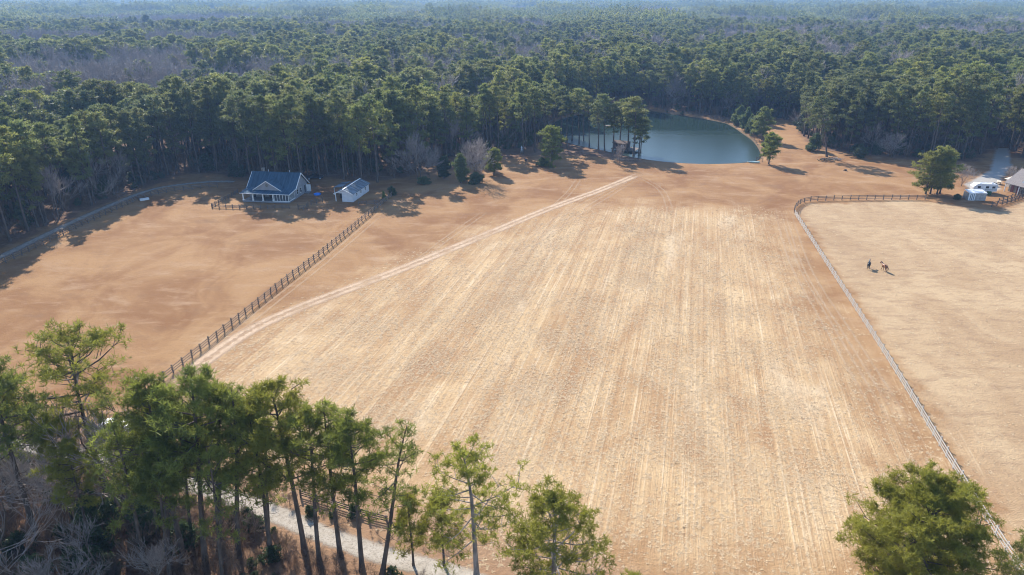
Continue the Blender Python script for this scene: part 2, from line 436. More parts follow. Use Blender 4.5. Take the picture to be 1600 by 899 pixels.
# water
def water_material():
    m, nt, b, o = new_mat('pond_water')
    pos = world_pos(nt)
    b.inputs['Base Color'].default_value = (0.018, 0.034, 0.028, 1)
    sx = nt.nodes.new('ShaderNodeSeparateXYZ'); nt.links.new(pos, sx.inputs[0])
    yy = math_n(nt, 'ADD', sx.outputs[1], math_n(nt, 'MULTIPLY', math_n(nt, 'SUBTRACT', noise(nt, mapped(nt, pos, scale=(0.4, 1.4, 1)), 0.06, 4.0), 0.5), 34.0))
    nt.links.new(ramp(nt, yy, 295, 325, 0.30, 0.04), b.inputs['Roughness'])
    b.inputs['IOR'].default_value = 1.34
    h = math_n(nt, 'ADD', noise(nt, mapped(nt, pos, scale=(1, 0.45, 1)), 1.3, 3.0), math_n(nt, 'MULTIPLY', noise(nt, pos, 0.16, 3.0), 2.0))
    bump(nt, b, h, 0.3, 0.06)
    return m
pw = sdist(POND, POND[:, 0], POND[:, 1])
cen = POND.mean(axis=0)
wv = [(*(cen + (p_ - cen) * 1.006), -0.42) for p_ in POND]
tag(obj('pond_water', mesh_pd('pond_water', wv, [tuple(range(len(wv)))], water_material())), kind='structure')

# roads: strips with ragged, thinning edges
def strip_material(name, cols, half, ruts=None, edge=0.35, top=1.0):
    m, nt, b, o = new_mat(name)
    pos = world_pos(nt)
    d = N(nt, 'ShaderNodeAttribute', attribute_name='across').outputs['Fac']
    n1 = noise(nt, pos, 0.8, 5.0, 0.65); n2 = noise(nt, pos, 5.0, 4.0, 0.7); n3 = noise(nt, pos, 0.12, 4.0)
    c = mixc(nt, ramp(nt, n1, 0.3, 0.7), cols[0], cols[1])
    c = mixc(nt, ramp(nt, n2, 0.5, 0.75, 0, 0.5), c, cols[2])
    nt.links.new(c, b.inputs['Base Color']); b.inputs['Roughness'].default_value = 0.95
    b.inputs['Specular IOR Level'].default_value = 0.1
    bump(nt, b, n2, 0.5, 0.05)
    ad = math_n(nt, 'ABSOLUTE', d)
    ad = math_n(nt, 'ADD', ad, math_n(nt, 'MULTIPLY', math_n(nt, 'SUBTRACT', n1, 0.5), half * edge * 1.6))
    if ruts:
        r = math_n(nt, 'ABSOLUTE', math_n(nt, 'SUBTRACT', ad, ruts[0]))
        a = ramp(nt, r, ruts[1] * 0.4, ruts[1] * 1.5, top, ruts[2])
        a = math_n(nt, 'MULTIPLY', a, ramp(nt, ad, half * 0.72, half * 0.95, 1, 0))
        a = math_n(nt, 'MULTIPLY', a, ramp(nt, n3, 0.3, 0.55, 0.6, 1.0))
    else:
        a = ramp(nt, ad, half * (1 - edge), half * 0.92, top, 0)
    a = math_n(nt, 'MULTIPLY', a, ramp(nt, n2, 0.30, 0.58, 0.5, 1.0))
    e_ = N(nt, 'ShaderNodeAttribute', attribute_name='fade').outputs['Fac']
    a = math_n(nt, 'MULTIPLY', a, e_)
    t = nt.nodes.new('ShaderNodeBsdfTransparent'); mx = nt.nodes.new('ShaderNodeMixShader')
    nt.links.new(a, mx.inputs[0]); nt.links.new(t.outputs[0], mx.inputs[1]); nt.links.new(b.outputs[0], mx.inputs[2])
    nt.links.new(mx.outputs[0], o.inputs[0])
    return m

def strip(name, line, half, mat, lift=0.02, fade=0.0):
    line = np.asarray(line); t = np.gradient(line, axis=0); t /= np.linalg.norm(t, axis=1)[:, None]
    nrm = np.c_[-t[:, 1], t[:, 0]]
    us = np.linspace(-half, half, 7)
    V, D, Fd = [], [], []
    n = len(line)
    for i in range(n):
        f_ = min(1.0, i / max(1, fade * n), (n - 1 - i) / max(1, fade * n)) if fade else 1.0
        for u in us:
            p_ = line[i] + nrm[i] * u
            V.append((p_[0], p_[1], float(gzv(p_[0], p_[1])) + lift + 0.03 * (1 - (u / half) ** 2))); D.append(u); Fd.append(f_)
    k = len(us)
    F = [(i * k + j, i * k + j + 1, (i + 1) * k + j + 1, (i + 1) * k + j) for i in range(n - 1) for j in range(k - 1)]
    me = mesh_np(name, V, F, [mat], smooth=True, fa=dict(across=D, fade=Fd))
    return tag(obj(name, me), kind='structure')

gravel = [(0.33, 0.285, 0.23), (0.45, 0.40, 0.335), (0.25, 0.20, 0.145)]
strip('gravel_road', ROAD, 1.75, strip_material('pale_gravel', gravel, 1.75, edge=0.55))
strip('woodland_driveway', LROAD, 1.9, strip_material('dapple_toned_gravel', [(0.30, 0.26, 0.22), (0.46, 0.42, 0.37), (0.17, 0.125, 0.085)], 1.9, edge=0.75, top=0.8))  # broken tones and alpha put dappled tree shade into the gravel
dirt = [(0.47, 0.33, 0.215), (0.58, 0.43, 0.30), (0.42, 0.28, 0.17)]
strip('dirt_track', TRACK, 2.1, strip_material('bare_track_dirt', dirt, 2.1, ruts=(0.85, 0.45, 0.50), edge=0.4, top=0.95), fade=0.04)
faint = strip_material('faint_wheel_marks', [(0.50, 0.36, 0.23), (0.60, 0.46, 0.31), (0.45, 0.31, 0.19)], 1.5, ruts=(0.8, 0.25, 0.0), edge=0.2, top=0.32)
for pts in ([(1000, 276), (940, 312), (880, 350), (830, 385), (770, 430), (700, 490)], [(985, 280), (900, 322), (800, 400)],
            [(300, 574), (360, 526), (440, 462), (520, 398), (600, 330)],
            [(1000, 276), (1035, 300), (1050, 340)], [(1230, 330), (1262, 420), (1330, 530), (1440, 700)],
            [(640, 420), (700, 372), (760, 330)], [(860, 330), (890, 300), (905, 278)], [(1215, 330), (1240, 410), (1300, 520), (1400, 690)]):
    strip('wheel_marks', spline([g2(*q) for q in pts], 1.2), 1.5, faint, lift=0.012, fade=0.15)

# ------------------------------------------------------------------ trees
def unit(v): return v / (np.linalg.norm(v, axis=-1, keepdims=True) + 1e-9)

def tubes(segs, sides):
    """segs: list of (p0, p1, r0, r1) -> V, F of open tapered tubes"""
    if not len(segs): return np.zeros((0, 3)), np.zeros((0, 3), int)
    P0 = np.array([s[0] for s in segs]); P1 = np.array([s[1] for s in segs])
    r0 = np.array([s[2] for s in segs])[:, None]; r1 = np.array([s[3] for s in segs])[:, None]
    d = unit(P1 - P0)
    ref = np.where(np.abs(d[:, 2:3]) > 0.9, np.array([[1.0, 0, 0]]), np.array([[0, 0, 1.0]]))
    a = unit(np.cross(d, ref)); b = np.cross(d, a)
    V = np.zeros((len(segs), 2 * sides, 3))
    for i in range(sides):
        c, s_ = math.cos(2 * math.pi * i / sides), math.sin(2 * math.pi * i / sides)
        V[:, i] = P0 + (a * c + b * s_) * r0; V[:, sides + i] = P1 + (a * c + b * s_) * r1
    f = []
    for i in range(sides):
        j = (i + 1) % sides
        f += [(i, j, sides + j), (i, sides + j, sides + i)]
    F = (np.array(f)[None] + (np.arange(len(segs)) * 2 * sides)[:, None, None]).reshape(-1, 3)
    return V.reshape(-1, 3), F

def blades(C, A, n, L, W, rng, spread=0.9):
    """n needle sprays fanning out of each centre C around axis A"""
    k = len(C)
    D = unit(A[:, None, :] * (1.2 - spread) + rng.normal(size=(k, n, 3)) * spread * 0.7)
    ln = L * rng.uniform(0.65, 1.25, (k, n, 1)); w = W * rng.uniform(0.7, 1.3, (k, n, 1))
    side = unit(np.cross(D, rng.normal(size=(k, n, 3))))
    base = C[:, None, :] + D * ln * 0.12
    mid = C[:, None, :] + D * ln
    V = np.stack([base - side * w * 0.5, mid - side * w * 0.28, mid + side * w * 0.28 + D * ln * 0.12, base + side * w * 0.5], axis=2).reshape(-1, 3)
    F = np.arange(len(V)).reshape(-1, 4)
    F = np.concatenate([F[:, [0, 1, 2]], F[:, [0, 2, 3]]])
    return V, F

def join(parts):
    V = []; F = []; n = 0
    for v, f in parts:
        V.append(v); F.append(f + n); n += len(v)
    return np.concatenate(V), np.concatenate(F)

def make_pine(seed, H=20.0, cb=0.5, rad=3.4, nbr=34, npad=3, ntuft=9, nbl=10, L=0.45, W=0.09, tr=0.24, round_=1.0, sides=7, dead=6, bsides=4, crook=0.5):
    rng = np.random.default_rng(seed)
    ts = np.linspace(0, 1, 13)
    bend = rng.normal(size=2) * crook
    ph = rng.uniform(0, 6.28, 2)
    px = bend[0] * ts ** 2 + crook * 0.28 * np.sin(ts * 5 + ph[0]) * ts; py = bend[1] * ts ** 2 + crook * 0.28 * np.sin(ts * 4 + ph[1]) * ts
    TP = np.c_[px, py, ts * H * 0.97]
    rr = tr * (1 - ts) ** 0.75 * (1 + 0.5 * np.exp(-ts * 30)) + 0.035
    tsegs = [(TP[i], TP[i + 1], rr[i], rr[i + 1]) for i in range(12)]
    at = lambda t: np.array([np.interp(t, ts, TP[:, k]) for k in range(3)])
    bsegs = []; C = []; A = []
    az = rng.uniform(0, 6.28)
    for i in range(nbr + dead):
        isdead = i >= nbr
        s = (i + rng.uniform(0, 1)) / nbr if not isdead else 0
        t = cb + (1 - cb) * (s ** 0.8) * 0.93 if not isdead else rng.uniform(cb * 0.55, cb)
        az += 2.4 + rng.normal() * 0.5
        if isdead: ln = rng.uniform(0.6, 1.8); el = rng.uniform(-0.2, 0.3)
        else:
            prof = (0.60 + 0.40 * math.sin(math.pi * min(1, s * 1.15))) * math.sqrt(max(0.0, 1 - s ** (3.2 * round_))) * 0.88 + 0.20
            ln = rad * prof * rng.uniform(0.5, 1.15); el = -0.08 + 0.30 * s + 0.75 * s ** 2.5 + rng.normal() * 0.18
        d = np.array([math.cos(az) * math.cos(el), math.sin(az) * math.cos(el), math.sin(el)])
        p0 = at(t); rb = 0.016 * ln + 0.022
        p1 = p0 + d * ln * 0.5 + rng.normal(size=3) * 0.08; p2 = p1 + unit(d + np.array([0, 0, 0.28])) * ln * 0.5 + rng.normal(size=3) * 0.1
        bsegs += [(p0, p1, rb, rb * 0.7), (p1, p2, rb * 0.7, rb * 0.25)]
        if isdead: continue
        cents = [(p2, 1.0)]
        for k in range(max(1, int(round((npad - 1) * min(1.3, ln / (0.7 * rad)))))):
            u = rng.uniform(0.3, 0.97); q = p0 + (p2 - p0) * u
            off = unit(np.cross(d, [0, 0, 1.0]) * rng.choice([-1, 1]) + d * 0.5 + np.array([0, 0, 0.35])) * ln * rng.uniform(0.18, 0.42)
            bsegs.append((q, q + off, rb * 0.45, rb * 0.15)); cents.append((q + off, 0.85))
        for c, sc_ in cents:
            n = max(2, int(ntuft * rng.uniform(0.6, 1.4)))
            pr = (0.24 + 0.085 * ln) * sc_
            o = rng.normal(size=(n, 3)) * np.array([pr, pr, pr * 0.42]) * 0.75 + np.array([0, 0, pr * 0.15])
            C.append(c + o); A.append(unit(o * 0.6 + np.array([0, 0, 0.55]) + d * 0.4))
    C = np.concatenate(C); A = np.concatenate(A)
    NV, NF = blades(C, A, nbl, L, W, rng)
    TV, TF = join([tubes(tsegs, sides), tubes(bsegs, bsides)])
    return TV, TF, NV, NF

def make_bare(seed, H=13.0, spread=0.55, levels=5, kids=(3, 4), r0=0.16, multi=1, twig=0.012, up=0.25, first=0.28, tris=3):
    rng = np.random.default_rng(seed)
    segs = []
    stack = []
    for m in range(multi):
        d = unit(np.array([rng.normal() * 0.25 * (multi > 1), rng.normal() * 0.25 * (multi > 1), 1.0]))
        stack.append((np.array([rng.normal() * 0.15 * (multi > 1), rng.normal() * 0.15 * (multi > 1), 0.0]), d, H * first, r0 / math.sqrt(multi), 0))
    while stack:
        p, d, ln, r, lv = stack.pop()
        q = p + d * ln * 0.5 + rng.normal(size=3) * ln * 0.03
        d2 = unit(d + rng.normal(size=3) * 0.12 + np.array([0, 0, up * 0.3])); e = q + d2 * ln * 0.5
        segs += [(p, q, r, r * 0.85), (q, e, r * 0.85, r * 0.68)]
        if lv >= levels: continue
        for k in range(int(rng.integers(kids[0], kids[1] + 1))):
            u = 1.0 if k == 0 else rng.uniform(0.35, 1.0)
            st = p + (e - p) * u
            nd = unit(d2 + rng.normal(size=3) * spread * (0.5 if k == 0 else 1.0) + np.array([0, 0, up]))
            stack.append((st, nd, ln * rng.uniform(0.62, 0.86), max(twig, r * (0.66 if k == 0 else 0.5)), lv + 1))
    z = max(s[1][2] for s in segs); f = H / z
    segs = [(a * f, b * f, max(twig, c), max(twig, e)) for a, b, c, e in segs]
    thick = [s for s in segs if s[2] > 0.05]; thin = [s for s in segs if s[2] <= 0.05]
    lo = np.array([s[0] for s in thin]) if thin else None
    return (tubes(thick, 6), tubes(thin, tris))

def make_bush(seed, H=3.0, rad=1.6, n=420, nbl=8, L=0.3, W=0.1, cone=0.0, lobes=9, stems=5, base=0.08):
    """a leafy bush or cedar: sprays spread through uneven lobes"""
    rng = np.random.default_rng(seed)
    C = []; A = []; segs = []
    for l in range(lobes):
        s = (l + rng.uniform(0, 1)) / lobes; z = H * (base + (0.93 - base) * s)
        rr = rad * ((1 - s) ** 0.8 * cone + (1 - cone) * math.sqrt(max(0.05, 1 - (2 * s - 0.75) ** 2 * 0.75)))
        az = rng.uniform(0, 6.28); off = rr * rng.uniform(0.15, 0.6)
        c = np.array([math.cos(az) * off, math.sin(az) * off, z])
        k = n // lobes
        o = unit(rng.normal(size=(k, 3))) * rng.uniform(0.35, 1.0, (k, 1)) ** 0.5 * np.array([rr * 0.62, rr * 0.62, H / lobes * 1.25])
        C.append(c + o); A.append(unit(o + np.array([0, 0, 0.4])))
        segs.append((np.array([rng.normal() * 0.05, rng.normal() * 0.05, 0.0]), c, 0.03 + 0.012 * H, 0.015))
    C = np.concatenate(C); A = np.concatenate(A); C[:, 2] = np.maximum(C[:, 2], 0.08)
    return tubes(segs, 5), blades(C, A, nbl, L, W, rng)

def tri_mesh(name, vf, mat): return mesh_np(name, vf[0], vf[1], [mat])
def two_mesh(name, a, b, ma, mb):
    V, F = join([a, b]); return mesh_np(name, V, F, [ma, mb], np.r_[np.zeros(len(a[1]), int), np.ones(len(b[1]), int)])

# near pines (20 m high models)
NEAR = []
for s, kw in enumerate((dict(cb=0.53, rad=3.9, nbr=34), dict(cb=0.52, rad=3.3, nbr=30), dict(cb=0.48, rad=3.5, nbr=36), dict(cb=0.52, rad=5.0, nbr=32, round_=0.9, crook=0.9), dict(cb=0.36, rad=3.6, nbr=26, npad=4, ntuft=5, crook=0.9, dead=12))):
    TV, TF, NV, NF = make_pine(100 + s, npad=kw.pop('npad', 6), ntuft=kw.pop('ntuft', 7), nbl=11, L=0.42, W=0.055, **kw)
    NEAR.append((tri_mesh('pine_trunk', (TV, TF), M['bark']), tri_mesh('pine_crown', (NV, NF), M['needles'])))
# broad, open-branched pines by the field (18 m models)
OPEN = []
for s, kw in enumerate((dict(cb=0.26, rad=5.2, nbr=34, npad=5, ntuft=7, crook=0.7, dead=5), dict(cb=0.24, rad=5.2, nbr=46, npad=5, ntuft=9, round_=1.2), dict(cb=0.12, rad=6.6, nbr=74, npad=9, ntuft=15, round_=1.6, crook=0.3))):
    TV, TF, NV, NF = make_pine(140 + s, H=18.0, nbl=13, L=0.42, W=0.06, tr=0.30, **kw)
    OPEN.append((tri_mesh('pine_trunk', (TV, TF), M['bark_pale'] if s < 2 else M['bark']), tri_mesh('pine_crown', (NV, NF), M['needles'])))
# slim young pines (9 m models)
YOUNG = []
for s in range(2):
    TV, TF, NV, NF = make_pine(160 + s, H=9.0, cb=0.25, rad=1.7, nbr=30, npad=3, ntuft=6, nbl=12, L=0.36, W=0.05, tr=0.09, round_=0.6, dead=0, crook=0.2)
    YOUNG.append((tri_mesh('pine_trunk', (TV, TF), M['bark']), tri_mesh('pine_crown', (NV, NF), M['needles'])))
# forest pines (22 m models)
FOREST = []; FOREST_J = []
for s in range(9):
    cb = (0.55, 0.45, 0.62, 0.38, 0.5, 0.58, 0.42, 0.22, 0.28)[s]
    TV, TF, NV, NF = make_pine(200 + s, H=22.0, cb=cb, rad=(3.3, 3.0, 2.9, 3.4, 3.8, 3.2, 2.8, 3.0, 2.5)[s], nbr=int(22 + 22 * (0.7 - cb)), npad=4, ntuft=7, nbl=6, L=0.60, W=0.15, tr=0.22, sides=5, bsides=3, dead=5, round_=(1.1, 0.9, 1.3, 0.8, 1.2, 1.0, 0.7, 0.7, 0.55)[s])
    FOREST.append((tri_mesh('pine_trunk', (TV, TF), M['bark']), tri_mesh('pine_crown', (NV, NF), M['needles_mid'])))
    FOREST_J.append(two_mesh('forest_pine_model', (TV, TF), (NV, NF), M['bark'], M['needles_mid']))
BARE = []; BARE_J = []
for s in range(5):
    a, b = make_bare(300 + s, H=15.0, levels=5, kids=(3, 4), spread=(0.5, 0.6, 0.45, 0.7, 0.5)[s], twig=0.022, r0=0.19, multi=(1, 1, 2, 3, 1)[s], first=(0.3, 0.26, 0.3, 0.22, 0.34)[s])
    BARE.append((tri_mesh('bare_trunk', a, M['twig_dark']), tri_mesh('bare_twigs', b, M['twig'])))
for s in range(4):
    a, b = make_bare(330 + s, H=16.0, levels=5, kids=(2, 4), spread=0.6, twig=0.04, r0=0.17, first=0.30)
    BARE_J.append(two_mesh('bare_tree_model', a, b, M['twig_dark'], M['twig']))
BRUSH_J = []; BRUSH = []
for s in range(4):
    a, b = make_bare(360 + s, H=2.6, levels=4, kids=(2, 3), spread=0.55, twig=0.009, r0=0.05, multi=5, first=0.35)
    BRUSH_J.append(two_mesh('brush_model', a, b, M['twig_dark'], M['litter_brush' if s % 2 else 'twig_dark'])) if len(a[0]) else BRUSH_J.append(tri_mesh('brush_model', b, M['litter_brush' if s % 2 else 'twig_dark']))
BUSHES = [make_bush(380 + s, H=2.4, rad=1.5, n=240, nbl=6, L=0.3, W=0.12) for s in range(3)]
BUSH_J = [two_mesh('green_brush_model', a, b, M['twig_dark'], M['shrub']) for a, b in BUSHES]

def tree(name, label, cat, pair, loc, scale, rz=0.0, lean=(0, 0), group=None, parts=('trunk', 'crown'), sz=None):
    e = empty(name, loc, 0, label, cat, group)
    e.rotation_euler = Euler((lean[0], lean[1], rz), 'ZYX') if False else (Matrix.Rotation(lean[0], 3, 'X') @ Matrix.Rotation(lean[1], 3, 'Y') @ Matrix.Rotation(rz, 3, 'Z')).to_euler()
    e.scale = (scale, scale, scale if sz is None else sz)
    for n_, me in zip(parts, pair): obj(n_, me, e)
    return e

def pine_at(pair, model_h, base, top, label, rz=None, group=None, widen=1.0, name='pine_tree'):
    """base and top are sheet points; the trunk leans as the sheet shows"""
    b = gp(*base); h = height_at(b, top[1])
    zd = CAM_H - h
    # x of the tip at the base's distance
    dy = -(top[1] - 449.5) / FPX
    k = b[1] / (math.cos(PITCH) + dy * math.sin(PITCH))
    xt = (top[0] - 800) / FPX * k
    lean = math.atan2(xt - b[0], h)
    s = h / model_h / math.cos(lean)
    return tree(name, label, 'tree', pair, (b[0], b[1], gz(b[0], b[1]) - 0.15), s * widen, random.uniform(0, 6.28) if rz is None else rz, (0, lean), group, sz=s)

# -- the row of pines along the gravel road
ROWG = 'pines along the gravel road'
pine_at(NEAR[3], 20, (176, 802), (80, 522), 'tall leaning pine with flat spreading crown by the bend of the gravel road', group=ROWG, rz=1.0)
pine_at(NEAR[0], 20, (60, 850), (-22, 556), 'full dark pine on the brushy side of the flat-crowned leaning pine', group=ROWG)
pine_at(NEAR[0], 20, (290, 880), (222, 586), 'full-crowned pine with long bare trunk, between the leaning pine and the pine cluster', group=ROWG, rz=2.2)
pine_at(NEAR[2], 20, (322, 894), (292, 582), 'dense pine with high bright top in the cluster by the gravel road', group=ROWG, rz=0.4)
pine_at(NEAR[1], 20, (342, 868), (345, 604), 'slim pine squeezed inside the roadside cluster, shorter than its neighbours', group=ROWG, rz=4.0)
pine_at(NEAR[4], 20, (372, 870), (372, 596), 'pine with sparse lower limbs at the edge of the roadside cluster', group=ROWG, rz=3.0)
pine_at(NEAR[1], 20, (476, 862), (436, 588), 'tall straight pine with a round dense top, tallest beside the twin trunks', group=ROWG, rz=5.1)
pine_at(NEAR[2], 20, (424, 874), (398, 630), 'darker pine directly beside the tall round-topped pine', group=ROWG, rz=1.5)
pine_at(NEAR[4], 20, (532, 872), (508, 618), 'thin-crowned pine, first of two twin trunks across the gravel road', group=ROWG, rz=2.0)
pine_at(NEAR[1], 20, (566, 892), (548, 636), 'second of the two twin pines, its lower crown hanging to one side', group=ROWG, rz=0.2)
pine_at(NEAR[4], 20, (597, 897), (628, 652), 'pine leaning toward the hay field with a sparse wispy crown', group=ROWG, rz=5.6)
pine_at(OPEN[0], 18, (745, 903), (742, 698), 'open pine with pale forked trunk and wide bare limbs before the hay field', group=ROWG, rz=0.8)
tree('pine_tree', 'bushy pine with crown reaching low, after the pale forked pine', 'tree', OPEN[1], (4.0, 48.8, -0.15), 16.4 / 18, 2.0, group=ROWG)
tree('pine_tree', 'broad dense rounded pine standing over the pale board fence', 'tree', OPEN[2], (38.4, 50.6, -0.15), 15.0 / 18, 1.0, group=ROWG)
tree('pine_tree', 'pine tip peeping beside the pale board fence, next to the broad rounded pine', 'tree', OPEN[1], (47.6, 47.4, -0.15), 12.5 / 18, 4.0, group=ROWG)
tree('pine_tree', 'low young pine top beside the bushy pine at the hay field', 'tree', YOUNG[1], (11.2, 47.4, -0.1), 8.2 / 9, 4.0, group=ROWG)
pine_at(NEAR[2], 20, (262, 866), (262, 606), 'dense pine between the full-crowned pine and the roadside cluster', group=ROWG, rz=2.9)
pine_at(NEAR[0], 20, (500, 884), (472, 640), 'leafy pine between the tall round-topped pine and the twin trunks', group=ROWG, rz=3.7)
pine_at(NEAR[3], 20, (20, 800), (-30, 600), 'wide pine over the gravel road bend, behind the full dark pine', group=ROWG, rz=5.0)
for base, top, v, lab in (((118, 835), (70, 640), 1, 'thin pine in the brush before the flat-crowned leaning pine'), ((232, 905), (176, 640), 4, 'thin pine with few limbs under the full-crowned roadside pine'), ((148, 868), (96, 690), 2, 'short dark pine in the brush by the grey leafless trees'),
        ((268, 925), (236, 690), 1, 'thin dark pine before the roadside cluster, low crown'), ((300, 850), (284, 640), 4, 'thin pine behind the dense high-topped pine of the cluster'), ((420, 858), (412, 650), 4, 'thin pine close to the darker pine of the roadside row'), ((350, 925), (330, 690), 4, 'sparse pine at the brushy front of the roadside cluster')):
    pine_at(NEAR[v], 20, base, top, lab, group=ROWG, widen=0.85)
pine_at(YOUNG[0], 9, (646, 884), (640, 770), 'slim young pine beside the gravel road, near the leaning wispy pine', group=ROWG)
pine_at(YOUNG[1], 9, (694, 884), (690, 762), 'young pine beside the gravel road, near the pale forked pine', group=ROWG)
pine_at(NEAR[4], 20, (205, 830), (150, 640), 'short thin pine behind the leaning flat-crowned pine', group=ROWG)
pine_at(NEAR[2], 20, (250, 850), (214, 668), 'short dark pine under the full-crowned roadside pine', group=ROWG)
# -- bare trees and bushes in the roadside wood
BG = 'bare trees in the roadside wood'
for i, (base, top, lab) in enumerate((((196, 815), (118, 610), 'grey leafless tree among the roadside pines, behind the leaning pine'), ((215, 822), (150, 600), 'second grey leafless tree close behind the leaning pine'),
        ((30, 760), (18, 640), 'leafless tree with crooked limbs over the gravel road bend'), ((90, 800), (70, 650), 'slender leafless tree beside the gravel road bend'), ((8, 880), (-30, 690), 'leafless tree at the brushy foot of the full dark pine'),
        ((160, 905), (150, 800), 'small pale leafless tree in the brush under the leaning pine'), ((250, 930), (240, 830), 'small pale leafless tree in the brush below the pine cluster'), ((90, 960), (80, 850), 'low pale leafless tree at the brushy wood corner'))):
    b = gp(*base); h = height_at(b, top[1])
    tree('bare_tree', lab, 'tree', BARE[i % 5], (b[0], b[1], -0.1), h / 15, i * 1.3, (0, math.atan2((top[0] - base[0]) * 0.06 * 0.4, h)), BG)
def bush_obj(label, seed, loc, H, rad, n, mat='shrub', cone=0.0, cat='bush', group=None, name='evergreen_bush', L=0.3, W=0.1, nbl=8, lobes=10):
    a, b = make_bush(seed, H, rad, n, nbl, L, W, cone, lobes)
    e = empty(name, loc, 0, label, cat, group)
    obj('stem', tri_mesh('stem', a, M['twig_dark']), e); obj('foliage', tri_mesh('foliage', b, M[mat]), e)
    return e
bush_obj('dark evergreen bush in the brush beside the gravel road bend', 1, (-46.0, 60.5, 0), 6.5, 2.6, 700, group='roadside evergreen bushes', cone=0.3)
bush_obj('spreading evergreen bush below the leaning flat-crowned pine', 2, (-41.0, 60.5, 0), 5.0, 2.6, 650, group='roadside evergreen bushes')
bush_obj('evergreen bush at the foot of the roadside pine cluster', 3, (-35.5, 58.0, 0), 3.6, 2.2, 520, group='roadside evergreen bushes')
bush_obj('low evergreen bush deep in the roadside brush', 4, (-43.5, 54.5, 0), 3.4, 2.3, 520, group='roadside evergreen bushes')

# -- trees standing free around the fields
SG = 'single pines around the pond and fields'
pine_at(FOREST[4], 22, (1292, 245), (1286, 150), 'tall pine with clear trunk standing out before the wood, by the brush piles', group=SG, widen=1.35)
def free_tree(label, seed, base, top_py, rad, cb, n=60, name='pine_tree', mat='needles', tr=0.2, npad=5, ntuft=7, round_=1.1):
    b = gp(*base); h = height_at(b, top_py)
    TV, TF, NV, NF = make_pine(seed, H=h, cb=cb, rad=rad, nbr=n, npad=npad, ntuft=ntuft, nbl=7, L=0.55, W=0.13, tr=tr, round_=round_, dead=0, crook=0.3)
    e = empty(name, (b[0], b[1], gz(b[0], b[1]) - 0.1), 0, label, 'tree', SG)
    obj('trunk', tri_mesh('trunk', (TV, TF), M['bark']), e); obj('crown', tri_mesh('crown', (NV, NF), M[mat]), e)
    return e
free_tree('short full pine alone on the grass beside the pond', 501, (1201, 257), 207, 3.0, 0.22, 46)
free_tree('broad low-branched pine at the shaded edge of the pond stand', 502, (862, 258), 198, 4.6, 0.10, 62, tr=0.26)
free_tree('small pine among the bare trees, beside the dark round bush', 503, (772, 273), 232, 2.6, 0.14, 40)
free_tree('bright green cedar before the bare trees', 504, (720, 286), 240, 2.3, 0.05, 60, name='cedar_tree', mat='cedar', npad=4, ntuft=9, round_=0.5)
free_tree('small cedar between the two grey bare trees', 505, (694, 279), 244, 1.9, 0.06, 46, name='cedar_tree', mat='shrub', npad=4, ntuft=8, round_=0.6)
b = gp(1455, 304)
e = empty('pine_tree', (b[0], b[1], -0.1), 0, 'wide pine with several trunks beside the white camper', 'tree', SG)
for k, (ox, oy, h, sd_) in enumerate(((-1.6, 0.2, 13.4, 511), (0.0, 0.6, 14.8, 512), (1.7, 0.0, 14.0, 513), (3.0, 0.8, 12.4, 514))):
    TV, TF, NV, NF = make_pine(sd_, H=h, cb=0.10, rad=4.2, nbr=38, npad=5, ntuft=7, nbl=7, L=0.55, W=0.12, tr=0.2, round_=0.9, dead=0, crook=0.9)
    obj('trunk', tri_mesh('trunk', (TV, TF), M['bark']), e, (ox, oy, 0)); obj('crown', tri_mesh('crown', (NV, NF), M['needles']), e, (ox, oy, 0))
# pines on the pond bank, the stand beside the boathouse
PB = 'tall pines on the pond bank'
for i, (bx, by, ty) in enumerate(((894, 219, 140), (905, 223, 132), (921, 229, 143), (935, 231, 150), (945, 235, 146), (936, 240, 158), (877, 226, 134), (866, 219, 128), (912, 219, 138), (886, 231, 150), (850, 234, 140), (836, 238, 132), (818, 240, 140), (842, 222, 130), (856, 214, 135))):
    pine_at(FOREST[(0, 2, 5, 0, 2)[i % 5]], 22, (bx, by), (bx + random.uniform(-3, 3), ty + random.uniform(-5, 5)), 'tall pine with long bare trunk on the pond bank before the water', group=PB, widen=1.1)
for i, (bx, by, ty, v) in enumerate(((990, 242, 146, 3), (998, 240, 165, 7), (981, 236, 150, 1), (968, 232, 152, 4), (1001, 238, 182, 3), (958, 236, 156, 6))):
    b = gp(bx, by); h = height_at(b, ty)
    tree('pine_tree', 'bright pine in the tight clump beside the boat shed', 'tree', FOREST[v], (b[0], b[1], -0.4), h / 22 * 1.45, i * 2.0, group='pines beside the boat shed', sz=h / 22)
for i, (bx, by, ty, v) in enumerate(((392, 283, 140, 0), (412, 287, 150, 4), (433, 289, 146, 1), (455, 288, 152, 3), (472, 286, 148, 5), (500, 279, 140, 6), (538, 281, 150, 0), (566, 286, 158, 3), (590, 285, 148, 4))):
    b = gp(bx, by); h = height_at(b, ty)
    tree('pine_tree', 'tall pine shading the roof close behind the ' + ('farmhouse' if bx < 490 else 'pale shed'), 'tree', FOREST[v], (b[0], b[1], -0.1), h / 22 * 1.1, i * 2.0, group='pines shading the house yard', sz=h / 22)
for i, (bx, by, v) in enumerate(((-14, 396, 0), (16, 378, 4), (-44, 412, 3), (-78, 430, 1), (44, 362, 5), (-110, 452, 0), (74, 349, 2), (-62, 404, 7), (-6, 380, 6))):
    b = gp(bx, by)
    tree('pine_tree', 'tall pine at the very edge of the woodland driveway bend, throwing shadow on the lawn', 'tree', FOREST[v], (b[0], b[1], -0.1), 1.3, i * 1.7, group='pines edging the driveway bend', sz=1.22)
